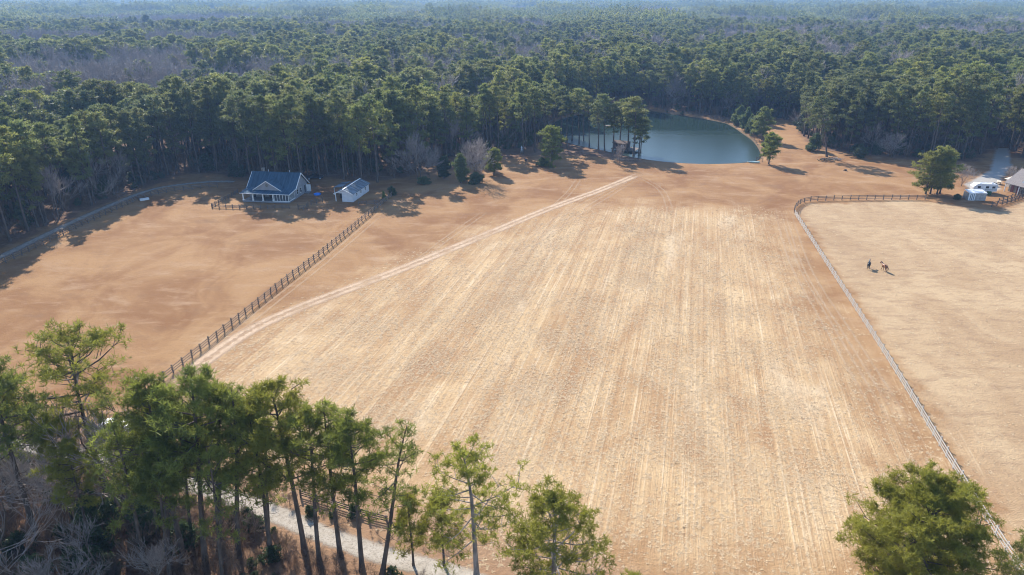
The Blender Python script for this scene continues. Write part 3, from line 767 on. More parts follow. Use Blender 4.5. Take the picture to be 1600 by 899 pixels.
# bare trees by the shed and elsewhere
BT = 'bare trees around the yard and fields'
for i, (base, ty, v, lab, w) in enumerate((((655, 281), 206, 2, 'wide grey leafless tree beside the shed yard, nearest the field fence', 1.15), ((747, 282), 212, 3, 'wide grey leafless tree behind the dark round bush', 1.0), ((728, 276), 215, 0, 'pale leafless tree behind the bright green cedar', 0.9),
        ((967, 261), 222, 1, 'small leafless tree on the grass before the boat shed', 0.9), ((1502, 291), 255, 3, 'small grey leafless tree beside the white camper', 1.1), ((1580, 285), 258, 3, 'leafless shrub beside the stone house gable', 1.2),
        ((672, 276), 225, 3, 'smaller leafless tree tangled beside the small cedar', 1.0), ((1392, 246), 205, 3, 'wide leafless shrub at the wood edge behind the brush piles', 1.3), ((1255, 208), 150, 2, 'pale leafless tree at the end of the pond meadow', 1.0), ((640, 274), 226, 4, 'thin leafless tree behind the wide bare tree by the shed', 1.0))):
    b = gp(*base); h = height_at(b, ty)
    tree('bare_tree', lab, 'tree', BARE[v], (b[0], b[1], -0.1), h / 15 * w, i * 1.1, group=BT, sz=h / 15)
bush_obj('dark round bush under the bare trees', 21, gp(744, 287), 3.4, 3.0, 700, group='bushes around the fields', L=0.4, W=0.16)
bush_obj('low dark bush at the foot of the wide bare tree', 22, gp(664, 288), 2.4, 2.6, 420, group='bushes around the fields', L=0.4, W=0.16)
bush_obj('small bush at the far end of the field fence', 23, gp(613, 305), 2.6, 1.4, 320, group='bushes around the fields', L=0.36, W=0.14)
bush_obj('bright little conifer against the field fence', 24, gp(600, 314), 2.8, 0.9, 260, 'cedar', 0.9, group='bushes around the fields')
for i, (bx, by, h, r_) in enumerate(((1150, 196, 9, 3.4), (1161, 204, 9.5, 3.6), (1176, 212, 9.5, 3.4), (1168, 207, 7.5, 3.0))):
    bush_obj('rounded evergreen bush on the pond shore of the meadow', 30 + i, (*g2(bx + 4, by), -0.1), h, r_, 900, 'cedar', group='evergreens along the pond shore', L=0.55, W=0.2)
free_tree('tallest evergreen above the rounded pond shore bushes', 506, (1190, 219), 168, 3.8, 0.12, 56)
bush_obj('dark evergreen bush at the wood edge behind the brush piles', 41, gp(1343, 247), 5.0, 2.8, 600, group='bushes around the fields', L=0.45, W=0.18)
bush_obj('dense bush pressed against the tall clear-trunked pine', 42, gp(1272, 236), 6.5, 3.2, 800, 'cedar', group='bushes around the fields', L=0.5, W=0.2)
bush_obj('low dark bush under the broad low-branched pine', 43, gp(848, 259), 2.6, 2.6, 460, group='bushes around the fields', L=0.4, W=0.16)
bush_obj('green bush beside the white camper', 44, gp(1495, 312), 1.6, 1.3, 260, group='bushes around the fields')

# -- the forest: the trees that show largest are objects, the rest one mass
def jitter_grid(x0, x1, y0, y1, s, rng):
    xs, ys = np.meshgrid(np.arange(x0, x1, s), np.arange(y0, y1, s)); P = np.c_[xs.ravel(), ys.ravel()]
    return P + rng.uniform(-0.46, 0.46, P.shape) * s
def vnoise(P, scale, seed):
    r = np.random.default_rng(seed); v = np.zeros(len(P))
    for k in range(7):
        a = r.uniform(0, 6.28); f = r.uniform(0.6, 1.9) / scale; ph = r.uniform(0, 6.28)
        v += np.sin((P[:, 0] * math.cos(a) + P[:, 1] * math.sin(a)) * f * 6.28 + ph)
    return v / 2.6
def in_view(P, margin):
    return (np.abs(P[:, 0]) < 0.72 * P[:, 1] + margin) & (P[:, 1] > 100)
P = jitter_grid(-900, 900, 100, 950, 5.0, RNG)
sc_ = sdist(CLEARING, P[:, 0], P[:, 1])
dv = pdist(LROAD, P[:, 0], P[:, 1])
keep = in_view(P, 45) & (sc_ < -0.5) & (dv > 4.6)
WHITEBLD = gp(222, 206)
keep &= ~((np.abs(P[:, 0] - WHITEBLD[0] - 4) < 15) & (P[:, 1] > WHITEBLD[1] - 20) & (P[:, 1] < WHITEBLD[1] + 14))
P = P[keep]; edge = -sc_[keep]
hard = vnoise(P * np.array([0.45, 1.0]), 150, 5) + 0.35 * vnoise(P, 50, 6)
u = RNG.uniform(0, 1, len(P))
isbare = np.where(edge < 16, u < 0.07, (hard > 0.30) & (u < 0.96) | (u < 0.08))
hgt = 23.0 + 3.4 * vnoise(P, 110, 8) + RNG.normal(size=len(P)) * 2.6
young = (vnoise(P, 70, 12) > 1.15) | (RNG.uniform(0, 1, len(P)) < 0.10)
hgt = np.where(young & (edge > 4), hgt * 0.68, hgt); hgt = np.clip(hgt, 9, 30)
gap = RNG.uniform(0, 1, len(P)) < np.where(edge < 26, 0.14, 0.22); P, edge, isbare, hgt = P[~gap], edge[~gap], isbare[~gap], hgt[~gap]
yaw = RNG.uniform(0, 6.28, len(P))
score = edge + 0.035 * P[:, 1] + np.where(in_view(P, 2), 0, 500)
pi_ = np.where(~isbare)[0]; bi_ = np.where(isbare)[0]
sel_p = pi_[np.argsort(score[pi_])[:238]]; sel_b = bi_[np.argsort(score[bi_])[:36]]
def zone(x, y):
    if y < 185 and x < -85: return 'beside the long bend of the fenced woodland driveway', 'forest pines at the driveway bend'
    if x < -88: return 'where the woodland driveway reaches the yard', 'forest pines by the yard end of the driveway'
    if x < -56 and y < 260: return 'behind the blue-roofed farmhouse', 'forest pines behind the farmhouse'
    if x < -26 and y < 270: return 'behind the pale shed', 'forest pines behind the shed'
    if x < 12 and y < 300: return 'behind the grey bare trees and cedars', 'forest pines behind the bare trees'
    if x < 40: return 'in the wood at the boat shed end of the pond', 'forest pines by the boat shed end of the pond'
    if x < 118 and y > 280: return 'in the dark wood across the pond water', 'forest pines across the pond'
    if x < 150: return 'in the wood edge behind the brush piles', 'forest pines behind the brush piles'
    return 'in the wood edge behind the camper and stone house', 'forest pines behind the camper'
for i in sel_p:
    x, y = P[i]; zn, gr = zone(x, y)
    v = int(RNG.integers(0, 9)); w = RNG.uniform(0.9, 1.25)
    if edge[i] < 7 and RNG.uniform() < 0.5: v = int(RNG.choice([7, 8, 3, 6]))
    tree('pine_tree', ('low-branched ' if v in (7, 8, 3) else 'high-crowned ' if v in (0, 2, 5) else 'mid-crowned ') + ('short' if hgt[i] < 20 else 'very tall' if hgt[i] > 26 else 'tall') + ' forest pine ' + zn, 'tree', FOREST[v], (x, y, -0.15), hgt[i] / 22 * w, yaw[i], (RNG.normal() * 0.02, RNG.normal() * 0.02), gr, sz=hgt[i] / 22)
for i in sel_b:
    x, y = P[i]; zn, gr = zone(x, y)
    tree('bare_tree', 'leafless grey forest tree ' + zn, 'tree', BARE[int(RNG.integers(0, 5))], (x, y, -0.1), hgt[i] * 0.72 / 15, yaw[i], group=gr.replace('pines', 'bare trees'))
rest = np.ones(len(P), bool); rest[sel_p] = False; rest[sel_b] = False

def scatter(name, pts, rotz, scl, idx, models, label=None, cat=None):
    """one mass of uncountable plants"""
    col = bpy.data.collections.new(name + '_models')
    for k, me in enumerate(models):
        col.objects.link(bpy.data.objects.new('%s_model_%02d' % (name, k), me))
    me = bpy.data.meshes.new(name); me.vertices.add(len(pts)); me.vertices.foreach_set('co', np.asarray(pts, np.float32).ravel())
    a = me.attributes.new('turn', 'FLOAT_VECTOR', 'POINT'); a.data.foreach_set('vector', np.asarray(rotz, np.float32).ravel())
    a = me.attributes.new('size', 'FLOAT_VECTOR', 'POINT'); a.data.foreach_set('vector', np.asarray(scl, np.float32).ravel())
    a = me.attributes.new('pick', 'INT', 'POINT'); a.data.foreach_set('value', np.asarray(idx, np.int32))
    o = obj(name, me); tag(o, label, cat, kind='stuff')
    ng = bpy.data.node_groups.new(name, 'GeometryNodeTree')
    ng.interface.new_socket('Geometry', in_out='INPUT', socket_type='NodeSocketGeometry')
    ng.interface.new_socket('Geometry', in_out='OUTPUT', socket_type='NodeSocketGeometry')
    gi = ng.nodes.new('NodeGroupInput'); go = ng.nodes.new('NodeGroupOutput')
    ci = ng.nodes.new('GeometryNodeCollectionInfo'); ci.inputs['Collection'].default_value = col
    ci.inputs['Separate Children'].default_value = True; ci.inputs['Reset Children'].default_value = True
    ip = ng.nodes.new('GeometryNodeInstanceOnPoints'); ip.inputs['Pick Instance'].default_value = True
    def na(n, t):
        q = ng.nodes.new('GeometryNodeInputNamedAttribute'); q.data_type = t; q.inputs['Name'].default_value = n
        return q.outputs['Attribute']
    L = ng.links.new
    L(gi.outputs[0], ip.inputs['Points']); L(ci.outputs[0], ip.inputs['Instance'])
    L(na('pick', 'INT'), ip.inputs['Instance Index']); L(na('turn', 'FLOAT_VECTOR'), ip.inputs['Rotation']); L(na('size', 'FLOAT_VECTOR'), ip.inputs['Scale'])
    L(ip.outputs[0], go.inputs[0])
    mo = o.modifiers.new('scatter', 'NODES'); mo.node_group = ng
    return o
def rz3(n, rng, tilt=0.03): return np.c_[rng.normal(size=(n, 2)) * tilt, rng.uniform(0, 6.28, n)]

Pr, hr, br = P[rest], hgt[rest], isbare[rest]
pin = ~br
n = int(pin.sum()); sw = hr[pin] / 22 * RNG.uniform(0.95, 1.6, n)
scatter('pine_forest', np.c_[Pr[pin], np.full(n, -0.15)], rz3(n, RNG), np.c_[sw, sw, hr[pin] / 22], RNG.integers(0, 9, n), FOREST_J, 'dense pine forest filling the land behind the pond and fields', 'forest')
n = int(br.sum()); sw = hr[br] * 0.95 / 16
scatter('bare_woods', np.c_[Pr[br], np.full(n, -0.1)], rz3(n, RNG), np.c_[sw * 1.1, sw * 1.1, sw], RNG.integers(0, 4, n), BARE_J, 'grey leafless woods in drifts between the pines', 'forest')

# the far forest, built of groves that nobody could count
def grove(seed, kind):
    rng = np.random.default_rng(seed); parts = []; mi = []
    pts = jitter_grid(-24, 24, -24, 24, 5.2, rng)
    for x, y in pts:
        h = rng.normal(20, 3.4) if kind == 'pine' else rng.normal(15, 2)
        if kind == 'pine':
            k = 26; r_ = rng.uniform(2.0, 4.2)
            d = unit(rng.normal(size=(k, 3)) + np.array([0, 0, 0.5])); C = np.array([x, y, h - 3.6]) + d * np.array([r_, r_, 3.6]) * rng.uniform(0.5, 1.0, (k, 1))
            v, f = blades(C, d, 3, 1.3, 0.8, rng); parts.append((v, f)); mi.append(np.ones(len(f), int))
            v, f = tubes([(np.array([x, y, 0.0]), np.array([x, y, h - 3]), 0.25, 0.12)], 3); parts.append((v, f)); mi.append(np.zeros(len(f), int))
        else:
            k = 16; d = unit(rng.normal(size=(k, 3)) * 0.5 + np.array([0, 0, 1.0]))
            st = np.array([x, y, h * 0.35]) + np.c_[np.zeros((k, 2)), rng.uniform(0, h * 0.3, k)]
            sg = [(st[j], st[j] + d[j] * h * 0.42, 0.16, 0.06) for j in range(k)] + [(np.array([x, y, 0.0]), np.array([x, y, h * 0.7]), 0.2, 0.12)]
            en = np.array([s_[1] for s_ in sg[:-1]]); ed = unit(np.repeat(d, 3, 0) + rng.normal(size=(3 * k, 3)) * 0.6)
            mp = np.repeat(st + d * h * 0.25, 3, 0)
            sg += [(mp[j], mp[j] + ed[j] * h * 0.2, 0.10, 0.06) for j in range(3 * k)]
            v, f = tubes(sg, 3); parts.append((v, f)); mi.append(np.full(len(f), 2))
    V, F = join(parts); return mesh_np('grove_model', V, F, [M['bark'], M['needles_mid'], M['twig']], np.concatenate(mi))
GROVES = [grove(700 + k, 'pine') for k in range(4)] + [grove(720 + k, 'bare') for k in range(2)]
G = jitter_grid(-5200, 5200, 940, 6400, 43.0, RNG)
G = G[in_view(G, 90)]
nz = vnoise(G * np.array([0.55, 1.0]), 420, 31) + 0.55 * vnoise(G, 160, 33)
gi_ = np.where(nz > 0.42, RNG.integers(4, 6, len(G)), RNG.integers(0, 4, len(G)))
hs = np.clip(1 + 0.22 * vnoise(G, 330, 41) + RNG.normal(size=len(G)) * 0.08, 0.55, 1.45)
yz = np.c_[np.zeros((len(G), 2)), RNG.uniform(0, 6.28, len(G))]
scatter('far_forest', np.c_[G, np.full(len(G), -0.2)], yz, np.c_[np.ones((len(G), 2)), hs], gi_, GROVES, 'endless blue-hazed pine forest reaching to the horizon', 'forest')

# undergrowth along the wood edges and in the roadside wood
U = jitter_grid(-185, 230, 100, 420, 2.6, RNG)
ue = -sdist(CLEARING, U[:, 0], U[:, 1]); ok = (ue > 1.0) & (ue < 34) & in_view(U, 20) & (pdist(LROAD, U[:, 0], U[:, 1]) > 3.2) & (RNG.uniform(0, 1, len(U)) < 0.50)
U = U[ok]; ue = ue[ok]
n1 = len(U); s1 = RNG.uniform(0.7, 1.9, n1)
U2 = jitter_grid(-95, -8, 36, 80, 1.05, RNG); fe = sdist(FRONTWOOD, U2[:, 0], U2[:, 1]); U2 = U2[(fe > 0.7) & (RNG.uniform(0, 1, len(U2)) < 0.72)]
n2 = len(U2); s2 = RNG.uniform(0.35, 1.25, n2) * np.where(U2[:, 0] < -28, 1.25, 0.8)
U3 = jitter_grid(-10, 120, 240, 400, 1.5, RNG); pd3 = -sdist(POND, U3[:, 0], U3[:, 1])
U3 = U3[(pd3 > 0.4) & (pd3 < 5.5) & ((U3[:, 1] > 300) | (U3[:, 0] > 88)) & (RNG.uniform(0, 1, len(U3)) < 0.55)]
U4 = jitter_grid(-95, 12, 40, 90, 1.0, RNG); rd4 = pdist(ROAD, U4[:, 0], U4[:, 1])
U4 = U4[(rd4 > 1.7) & (rd4 < 4.2) & (RNG.uniform(0, 1, len(U4)) < np.where(U4[:, 0] < -12, 0.5, 0.16))]
U2 = np.r_[U2, U3, U4]; n2 = len(U2); s2 = np.r_[s2, RNG.uniform(0.3, 0.8, len(U3)), RNG.uniform(0.25, 0.8, len(U4))]
pk = np.r_[np.where(RNG.uniform(0, 1, n1) < 0.22, RNG.integers(4, 7, n1), RNG.integers(0, 4, n1)), np.where(RNG.uniform(0, 1, n2) < 0.07, RNG.integers(4, 7, n2), RNG.integers(0, 4, n2))]
ss = np.r_[s1, s2]
UU = np.r_[U, U2]
scatter('undergrowth', np.c_[UU, np.full(len(UU), -0.03)], rz3(len(UU), RNG, 0.12), np.c_[ss, ss, ss], pk, BRUSH_J + BUSH_J, 'tangled brown brush and low evergreens under the trees', 'undergrowth')

# straw tufts of the mown hay field and the rough pasture
def tuft_model(seed, h, r_, nb, w):
    rng = np.random.default_rng(seed)
    az = rng.uniform(0, 6.28, nb); d = np.c_[np.cos(az), np.sin(az), rng.uniform(0.15, 1.3, nb) * h / r_]
    b0 = rng.normal(size=(nb, 3)) * np.array([r_ * 0.5, r_ * 0.5, 0]); tip = b0 + d * r_ * rng.uniform(0.6, 1.1, (nb, 1))
    sd = unit(np.cross(d, [0, 0, 1.0])) * w
    V = np.stack([b0 - sd, b0 + sd, tip], axis=1).reshape(-1, 3); V[:, 2] = np.maximum(V[:, 2], 0.0)
    return mesh_np('straw_model', V, np.arange(len(V)).reshape(-1, 3), [M['straw']])
TUFTS = [tuft_model(800 + k, 0.075, 0.20, 22, 0.024) for k in range(4)]
F1 = jitter_grid(-60, 75, 40, 190, 0.36, RNG)
fs = sdist(STUBBLE, F1[:, 0], F1[:, 1]); across = F1[:, 0] * 0.969 - F1[:, 1] * 0.246
rowd = 0.5 + 0.45 * np.sin(across * 6.28 / 1.55 + 2.0 * vnoise(F1, 60, 55))
pr_ = np.clip((fs + 7) / 22, 0, 1) * np.clip(0.35 + 0.25 * vnoise(F1, 25, 51) + 0.30 * rowd, 0.05, 1) * np.clip(150 / (F1[:, 1] + 30), 0.2, 1)
F1 = F1[RNG.uniform(0, 1, len(F1)) < pr_]
F2 = jitter_grid(40, 190, 40, 195, 1.1, RNG); ps = sdist(PASTURE, F2[:, 0], F2[:, 1]); F2 = F2[(ps > 0.8) & (RNG.uniform(0, 1, len(F2)) < 0.22)]
FF = np.r_[F1, F2]; ts_ = RNG.uniform(0.6, 1.35, len(FF))
scatter('dry_grass', np.c_[FF, gzv(FF[:, 0], FF[:, 1]) + 0.005], rz3(len(FF), RNG, 0.1), np.c_[ts_, ts_, ts_ * RNG.uniform(0.7, 1.4, len(FF))], RNG.integers(0, 4, len(FF)), TUFTS, 'straw tufts left on the mown hay field and pasture', 'grass')

#PART2
# ------------------------------------------------------------------ fences: every post and every rail is a part
def unit_box(name, mat, sx, sy, sz, ox=0.0, oy=0.0, oz=0.0):
    b = MB().box(ox - sx / 2, ox + sx / 2, oy - sy / 2, oy + sy / 2, oz, oz + sz)
    return mesh_pd(name, b.V, b.F, mat)
RAILM = {k: unit_box('rail', M[k], 1.0, 0.045, 0.14, ox=0.5) for k in ('fence_dark', 'fence_mid', 'fence_pale')}
POSTM = {k: unit_box('post', M[k], 0.17, 0.17, 1.62) for k in ('fence_dark', 'fence_pale')}
def fence(label, pts, mat, rails=(0.45, 0.88, 1.30), step=2.44, lean=0.03, group='farm fences', side=1, name='board_fence', skip=(), tall=1.0, post_mat=None):
    L = spline([np.asarray(q) for q in pts], step) if len(pts) > 2 else np.linspace(pts[0], pts[1], max(2, int(round(np.linalg.norm(np.asarray(pts[1]) - np.asarray(pts[0])) / step)) + 1))
    o = L[0]; root = empty(name, (o[0], o[1], gz(*o)), 0, label, 'fence', group)
    rng = random.Random(len(label))
    zs = [gz(*q) for q in L]; z0 = zs[0]
    for i, q in enumerate(L):
        d = L[min(i + 1, len(L) - 1)] - L[max(i - 1, 0)]; az = math.atan2(d[1], d[0])
        s = rng.uniform(0.92, 1.06) * tall
        obj('post', POSTM[post_mat or mat], root, (q[0] - o[0], q[1] - o[1], zs[i] - z0 - 0.1), (rng.gauss(0, lean), rng.gauss(0, lean), az), (1, 1, s))
    for i in range(len(L) - 1):
        if i in skip: continue
        a, b = L[i], L[i + 1]; d = b - a; ln = float(np.linalg.norm(d)); az = math.atan2(d[1], d[0])
        nx_, ny_ = -d[1] / ln * 0.112 * side, d[0] / ln * 0.112 * side
        for h in rails:
            dz = zs[i + 1] - zs[i] + rng.gauss(0, 0.02)
            obj('rail', RAILM[mat], root, (a[0] - o[0] + nx_, a[1] - o[1] + ny_, zs[i] - z0 + h * tall - 0.1), (rng.gauss(0, 0.02), -math.atan2(dz, ln), az), (ln - 0.012, 1, 1))
    return root
fence('long dark board fence between the lawn and the hay field track', [g2(*q) for q in ((256, 596), (330, 537), (440, 446), (476, 418), (530, 375), (612, 307))], 'fence_mid', side=-1, post_mat='fence_dark', lean=0.045)
fence('pale silvery board fence between the hay field and the horse pasture', [(52.2, 46.0), (53.4, 56.0), g2(1500, 750), g2(1370, 538), g2(1242, 336)], 'fence_pale', lean=0.015, side=1)
fence('thin dark fence curving behind the horse pasture to the multi-trunk pine', [g2(*q) for q in ((1241, 332), (1243, 325), (1254, 317), (1272, 314), (1300, 313), (1360, 312.5), (1445, 312.5))], 'fence_dark', rails=(0.55, 1.0, 1.38), group='farm fences', side=-1)
fence('dark yard fence in front of the blue-roofed house', [g2(332, 325), g2(392, 326.5), g2(452, 326)], 'fence_dark', rails=(0.4, 0.75, 1.1), step=2.0, tall=0.85)
fence('dark yard fence running back beside the blue-roofed house porch', [g2(331, 324), g2(372, 302)], 'fence_dark', rails=(0.4, 0.75, 1.1), step=2.0, tall=0.85)
fence('short broken yard fence between the house and the shed', [g2(466, 327), g2(478, 328), g2(484, 321), g2(504, 316)], 'fence_dark', rails=(0.4, 0.8, 1.15), step=2.0, lean=0.08, skip=(3,))
fence('dark yard fence from the white shed to the field fence', [g2(560, 321), g2(580, 320.5), g2(598, 318)], 'fence_dark', rails=(0.4, 0.8, 1.15), step=2.2)
lf = spline([(-116.4, 126), g2(0, 416), g2(60, 387), g2(150, 344), g2(230, 309), g2(280, 299), g2(340, 293)], 2.44)
fence('dark fence following the woodland driveway above the lawn', list(lf[::3]), 'fence_dark', lean=0.04, rails=(0.45, 0.88, 1.30))
fence('dark paddock fence in front of the stone house', [g2(1549, 324), g2(1575, 318), g2(1600, 309), g2(1625, 300)], 'fence_dark', lean=0.02)
fence('second dark paddock fence parallel behind the first one', [g2(1560, 317), g2(1582, 311), g2(1604, 302)], 'fence_dark', lean=0.02)
fence('old grey leaning fence beyond the gravel road', [g2(470, 778), g2(530, 796), g2(570, 809), g2(606, 818)], 'fence_dark', lean=0.10, rails=(0.35, 0.7, 1.05), tall=0.85)

# ------------------------------------------------------------------ house with the blue metal roof
def frame_from(px, rz): b = gp(*px); return (b[0], b[1], gz(b[0], b[1])), rz
def window(parent, x, y, z, w, h, face='y', s=-1):
    """a framed window on a wall; face is the wall's normal axis, s its sign"""
    t = 0.05
    def bx(m, u0, u1, v0, v1, d0, d1):
        a, b = sorted((s * d0, s * d1))
        if face == 'y': m.box(x + u0, x + u1, y + a, y + b, z + v0, z + v1)
        else: m.box(x + a, x + b, y + u0, y + u1, z + v0, z + v1)
    f = MB()
    bx(f, -w / 2 - .09, w / 2 + .09, -.09, 0, .003, t); bx(f, -w / 2 - .09, w / 2 + .09, h, h + .09, .003, t)
    bx(f, -w / 2 - .09, -w / 2, 0, h, .003, t); bx(f, w / 2, w / 2 + .09, 0, h, .003, t); bx(f, -w / 2, w / 2, h * .48, h * .48 + .05, .003, t - .01)
    fo = f.build('window', M['white'], parent)
    g = MB(); bx(g, -w / 2, w / 2, 0, h * .48, .003, .02); g.build('pane', M['glass'], fo)
    g = MB(); bx(g, -w / 2, w / 2, h * .48 + .05, h, .003, .02); g.build('pane', M['glass'], fo)
    return fo

loc, _ = frame_from((379.5, 315.0), 0)
house = empty('farmhouse', loc, R(-8), 'blue metal roofed farmhouse with white columned porch and screened corner', 'house')
W, D0, D1 = 14.2, 4.3, 13.3; EV = 3.15; RG = 6.9; RD = (D0 + D1) / 2
MB().box(0.0, W, 0.0, D0, 0.02, 0.42).build('porch_floor', M['deck'], house)
MB().box(0.05, W - 0.05, D0, D1 - 0.05, 0, EV).build('wall', M['siding'], house)
w = MB().prism([(D0 + 0.1, EV), (D1 - 0.1, EV), (RD, RG - 0.28)], 'x', 0.06, W - 0.06); w.build('gable_wall', M['siding'], house)
sl = (RG - EV) / (RD - D0)
roof = MB()
roof.slab([(-0.5, D0, EV + .02), (W + .45, D0, EV + .02), (W + .45, RD, RG), (-0.5, RD, RG)], 0.12)
roof.slab([(-0.5, RD, RG), (W + .45, RD, RG), (W + .45, D1 + .5, EV - .45), (-0.5, D1 + .5, EV - .45)], 0.12)
ro = roof.build('roof', M['blue_roof'], house)
MB().box(-0.5, W + .45, RD - .12, RD + .12, RG - .02, RG + .05).build('ridge_cap', M['blue_roof'], ro)
for yy in np.linspace(-0.35, W + 0.3, 24):
    MB().slab([(yy - .03, D0, EV + .06), (yy + .03, D0, EV + .06), (yy + .03, RD - .13, RG + .02), (yy - .03, RD - .13, RG + .02)], 0.035).build('seam', M['blue_roof'], ro)
def rake(x, parent):
    m = MB()
    m.slab([(x - .02, D0 - .05, EV + .0), (x + .12, D0 - .05, EV + .0), (x + .12, RD, RG + .05), (x - .02, RD, RG + .05)], 0.30)
    m.slab([(x - .02, RD, RG + .05), (x + .12, RD, RG + .05), (x + .12, D1 + .52, EV - .42), (x - .02, D1 + .52, EV - .42)], 0.30)
    return m.build('rake_board', M['white'], parent)
rake(W + .46, ro); rake(-0.62, ro)
porch = MB()
porch.slab([(-0.45, -0.45, 2.72), (W + .5, -0.45, 2.72), (W + .5, D0 + .3, EV + .12), (-0.45, D0 + .3, EV + .12)], 0.10)
pr = porch.build('porch_roof', M['blue_roof'], house)
MB().box(-0.45, W + .5, -0.50, -0.452, 2.58, 2.74).build('fascia', M['white'], pr)
m = MB(); m.slab([(W + .503, -0.48, 2.75), (W + .56, -0.48, 2.75), (W + .56, D0 + .3, EV + .15), (W + .503, D0 + .3, EV + .15)], 0.26); m.build('fascia', M['white'], pr)
for x_ in (4.0, 10.6): MB().tube((x_, RD + 1.2, RG - 1.4), (x_, RD + 1.2, RG + .35), .09, 8).build('vent_pipe', M['bucket'], ro)
MB().box(2.2, 3.0, RD + .5, RD + 1.2, RG - 1.2, RG + .9).build('chimney', M['stone'], ro)
# front gable
GX0, GX1, GY = 2.3, 11.3, 2.4; GP = 5.85; gxm = (GX0 + GX1) / 2; GB = 2.95
gw = MB().prism([(GX0 + .3, GB), (GX1 - .3, GB), (gxm, GP - .2)], 'y', GY, GY + .2).build('front_gable', M['siding'], house)
back = RD - (RG - GP) / sl
gr_ = MB()
for x_, sg in ((GX0 - .25, 1), (GX1 + .25, -1)):
    yb = D0 + 0.2
    gr_.slab([(x_, GY - .35, GB - .1), (gxm, GY - .35, GP), (gxm, back, GP), (x_, yb, GB - .1)][::sg], 0.1)
gro = gr_.build('gable_roof', M['blue_roof'], gw)
m = MB(); m.prism([(GX0 - .3, GB - .12), (gxm, GP + .02), (GX1 + .3, GB - .12), (GX1 + .0, GB - .12), (gxm, GP - .24), (GX0 + .0, GB - .12)], 'y', GY - .42, GY - .352); m.build('rake_board', M['white'], gw)
v = MB(); v.prism([(gxm + .42 * math.cos(a), 4.45 + .5 * math.sin(a)) for a in np.linspace(0, 2 * math.pi, 13)[:-1]], 'y', GY - .05, GY - .003); v.build('gable_vent', M['stone'], gw)
# porch posts, rail, screened corner
for x_ in (0.2, 3.2, 6.3, 9.4):
    c = MB().box(x_ - .14, x_ + .14, 0.06, 0.34, 0.42, 2.62).box(x_ - .2, x_ + .2, 0.0, 0.4, 0.42, 0.75).build('column', M['white'], house)
MB().box(-0.02, W + .02, -.06, -.003, 0.10, 0.45).build('porch_skirt', M['siding'], house)
for i in range(6):
    x_ = 9.75 + i * (W - 9.85) / 5
    MB().box(x_ - .06, x_ + .06, 0.1, 0.22, 0.42, 2.6).build('screen_post', M['white'], house)
for i in range(7):
    y_ = 0.75 + i * (D0 - 0.9) / 6
    MB().box(W - .16, W - .04, y_ - .06, y_ + .06, 0.42, 2.72).build('screen_post', M['white'], house)
MB().box(9.6, W - .1, 0.14, 0.17, 0.62, 2.55).build('screen', M['screen'], house)
MB().box(W - .11, W - .08, 0.3, D0 - .1, 0.62, 2.65).build('screen', M['screen'], house)
MB().box(9.5, W, 0.05, 0.27, 0.42, 0.62).box(W - .2, W + .01, 0.28, D0, 0.42, 0.62).build('screen_sill', M['white'], house)
for x_ in (1.8, 4.9, 8.1): window(house, x_, D0, 1.1, 1.4, 1.4, 'y', -1)
MB().box(6.2, 7.1, D0 - .06, D0 - .003, 0.42, 2.5).build('door', M['maroon'], house)
for y_ in (6.3, 8.6): window(house, W - .05, y_, 1.1, 1.0, 1.4, 'x', 1)
bk = MB().box(W - .04, W + 1.3, 10.6, 12.6, 0, 0.4).build('side_step', M['deck'], house)
MB().box(W - .045, W + .02, 11.1, 12.1, 0.4, 2.5).build('side_door', M['dark_paint'], house)
MB().box(W - .04, W + 1.3, 12.62, 12.75, 0.4, 2.4).build('privacy_panel', M['white'], house)
m = MB()
for x_ in (2.0, 4.6, 7.4): m.box(x_, x_ + .7, 2.4, 3.1, 0.42, 0.9).box(x_, x_ + .7, 3.0, 3.12, 0.9, 1.5)
for k, x_ in enumerate((2.0, 4.6, 7.4)):
    ch = empty('porch_chair', (0, 0, 0), 0, 'dark porch armchair on the blue-roofed farmhouse porch', 'chair', 'chairs on the farmhouse porch')
    P0 = Matrix.Translation(Vector(loc)) @ Matrix.Rotation(R(-8), 4, 'Z') @ Vector((x_, 2.4, 0.42)); ch.location = P0; ch.rotation_euler = (0, 0, R(-8))
    MB().box(0, .7, 0, .7, .35, .45).build('seat', M['dark_paint'], ch); MB().box(0, .7, .62, .72, .451, 1.0).build('backrest', M['dark_paint'], ch)
    for lx in (0.02, 0.62):
        for ly in (0.02, 0.55): MB().box(lx, lx + .06, ly, ly + .06, 0, .349).build('leg', M['dark_paint'], ch)

# ------------------------------------------------------------------ white shed
loc, _ = frame_from((524.5, 314.8), 0)
shed = empty('shed', loc, R(-10.5), 'pale sided shed with weathered metal gable roof and open corner porch', 'shed')
SW, SD, SE, SR = 5.4, 12.6, 2.45, 3.75
MB().box(2.1, SW - .02, 0.02, SD, 0, SE).build('wall', M['shed_white'], shed)
MB().box(0.0, 2.095, 3.4, SD, 0, SE - .01).build('side_wall', M['shed_white'], shed)
MB().prism([(0.02, SE + .003), (SW - .03, SE + .003), (SW / 2, SR - .1)], 'y', 0.05, SD - .02).build('gable_wall', M['shed_white'], shed)
ro = MB().slab([(-.35, -.4, SE - .08), (SW / 2, -.4, SR), (SW / 2, SD + .35, SR), (-.35, SD + .35, SE - .08)], .07).slab([(SW / 2, -.4, SR), (SW + .35, -.4, SE - .08), (SW + .35, SD + .35, SE - .08), (SW / 2, SD + .35, SR)], .07).build('roof', M['grey_roof'], shed)
MB().prism([(-.4, SE - .1), (SW / 2, SR + .02), (SW + .4, SE - .1), (SW + .25, SE - .25), (SW / 2, SR - .2), (-.25, SE - .25)], 'y', -.46, -.403).build('rake_board', M['white'], ro)
MB().box(SW / 2 - .2, SW / 2 + .2, -.4, SD + .35, SR - .01, SR + .05).build('ridge_cap', M['white'], ro)
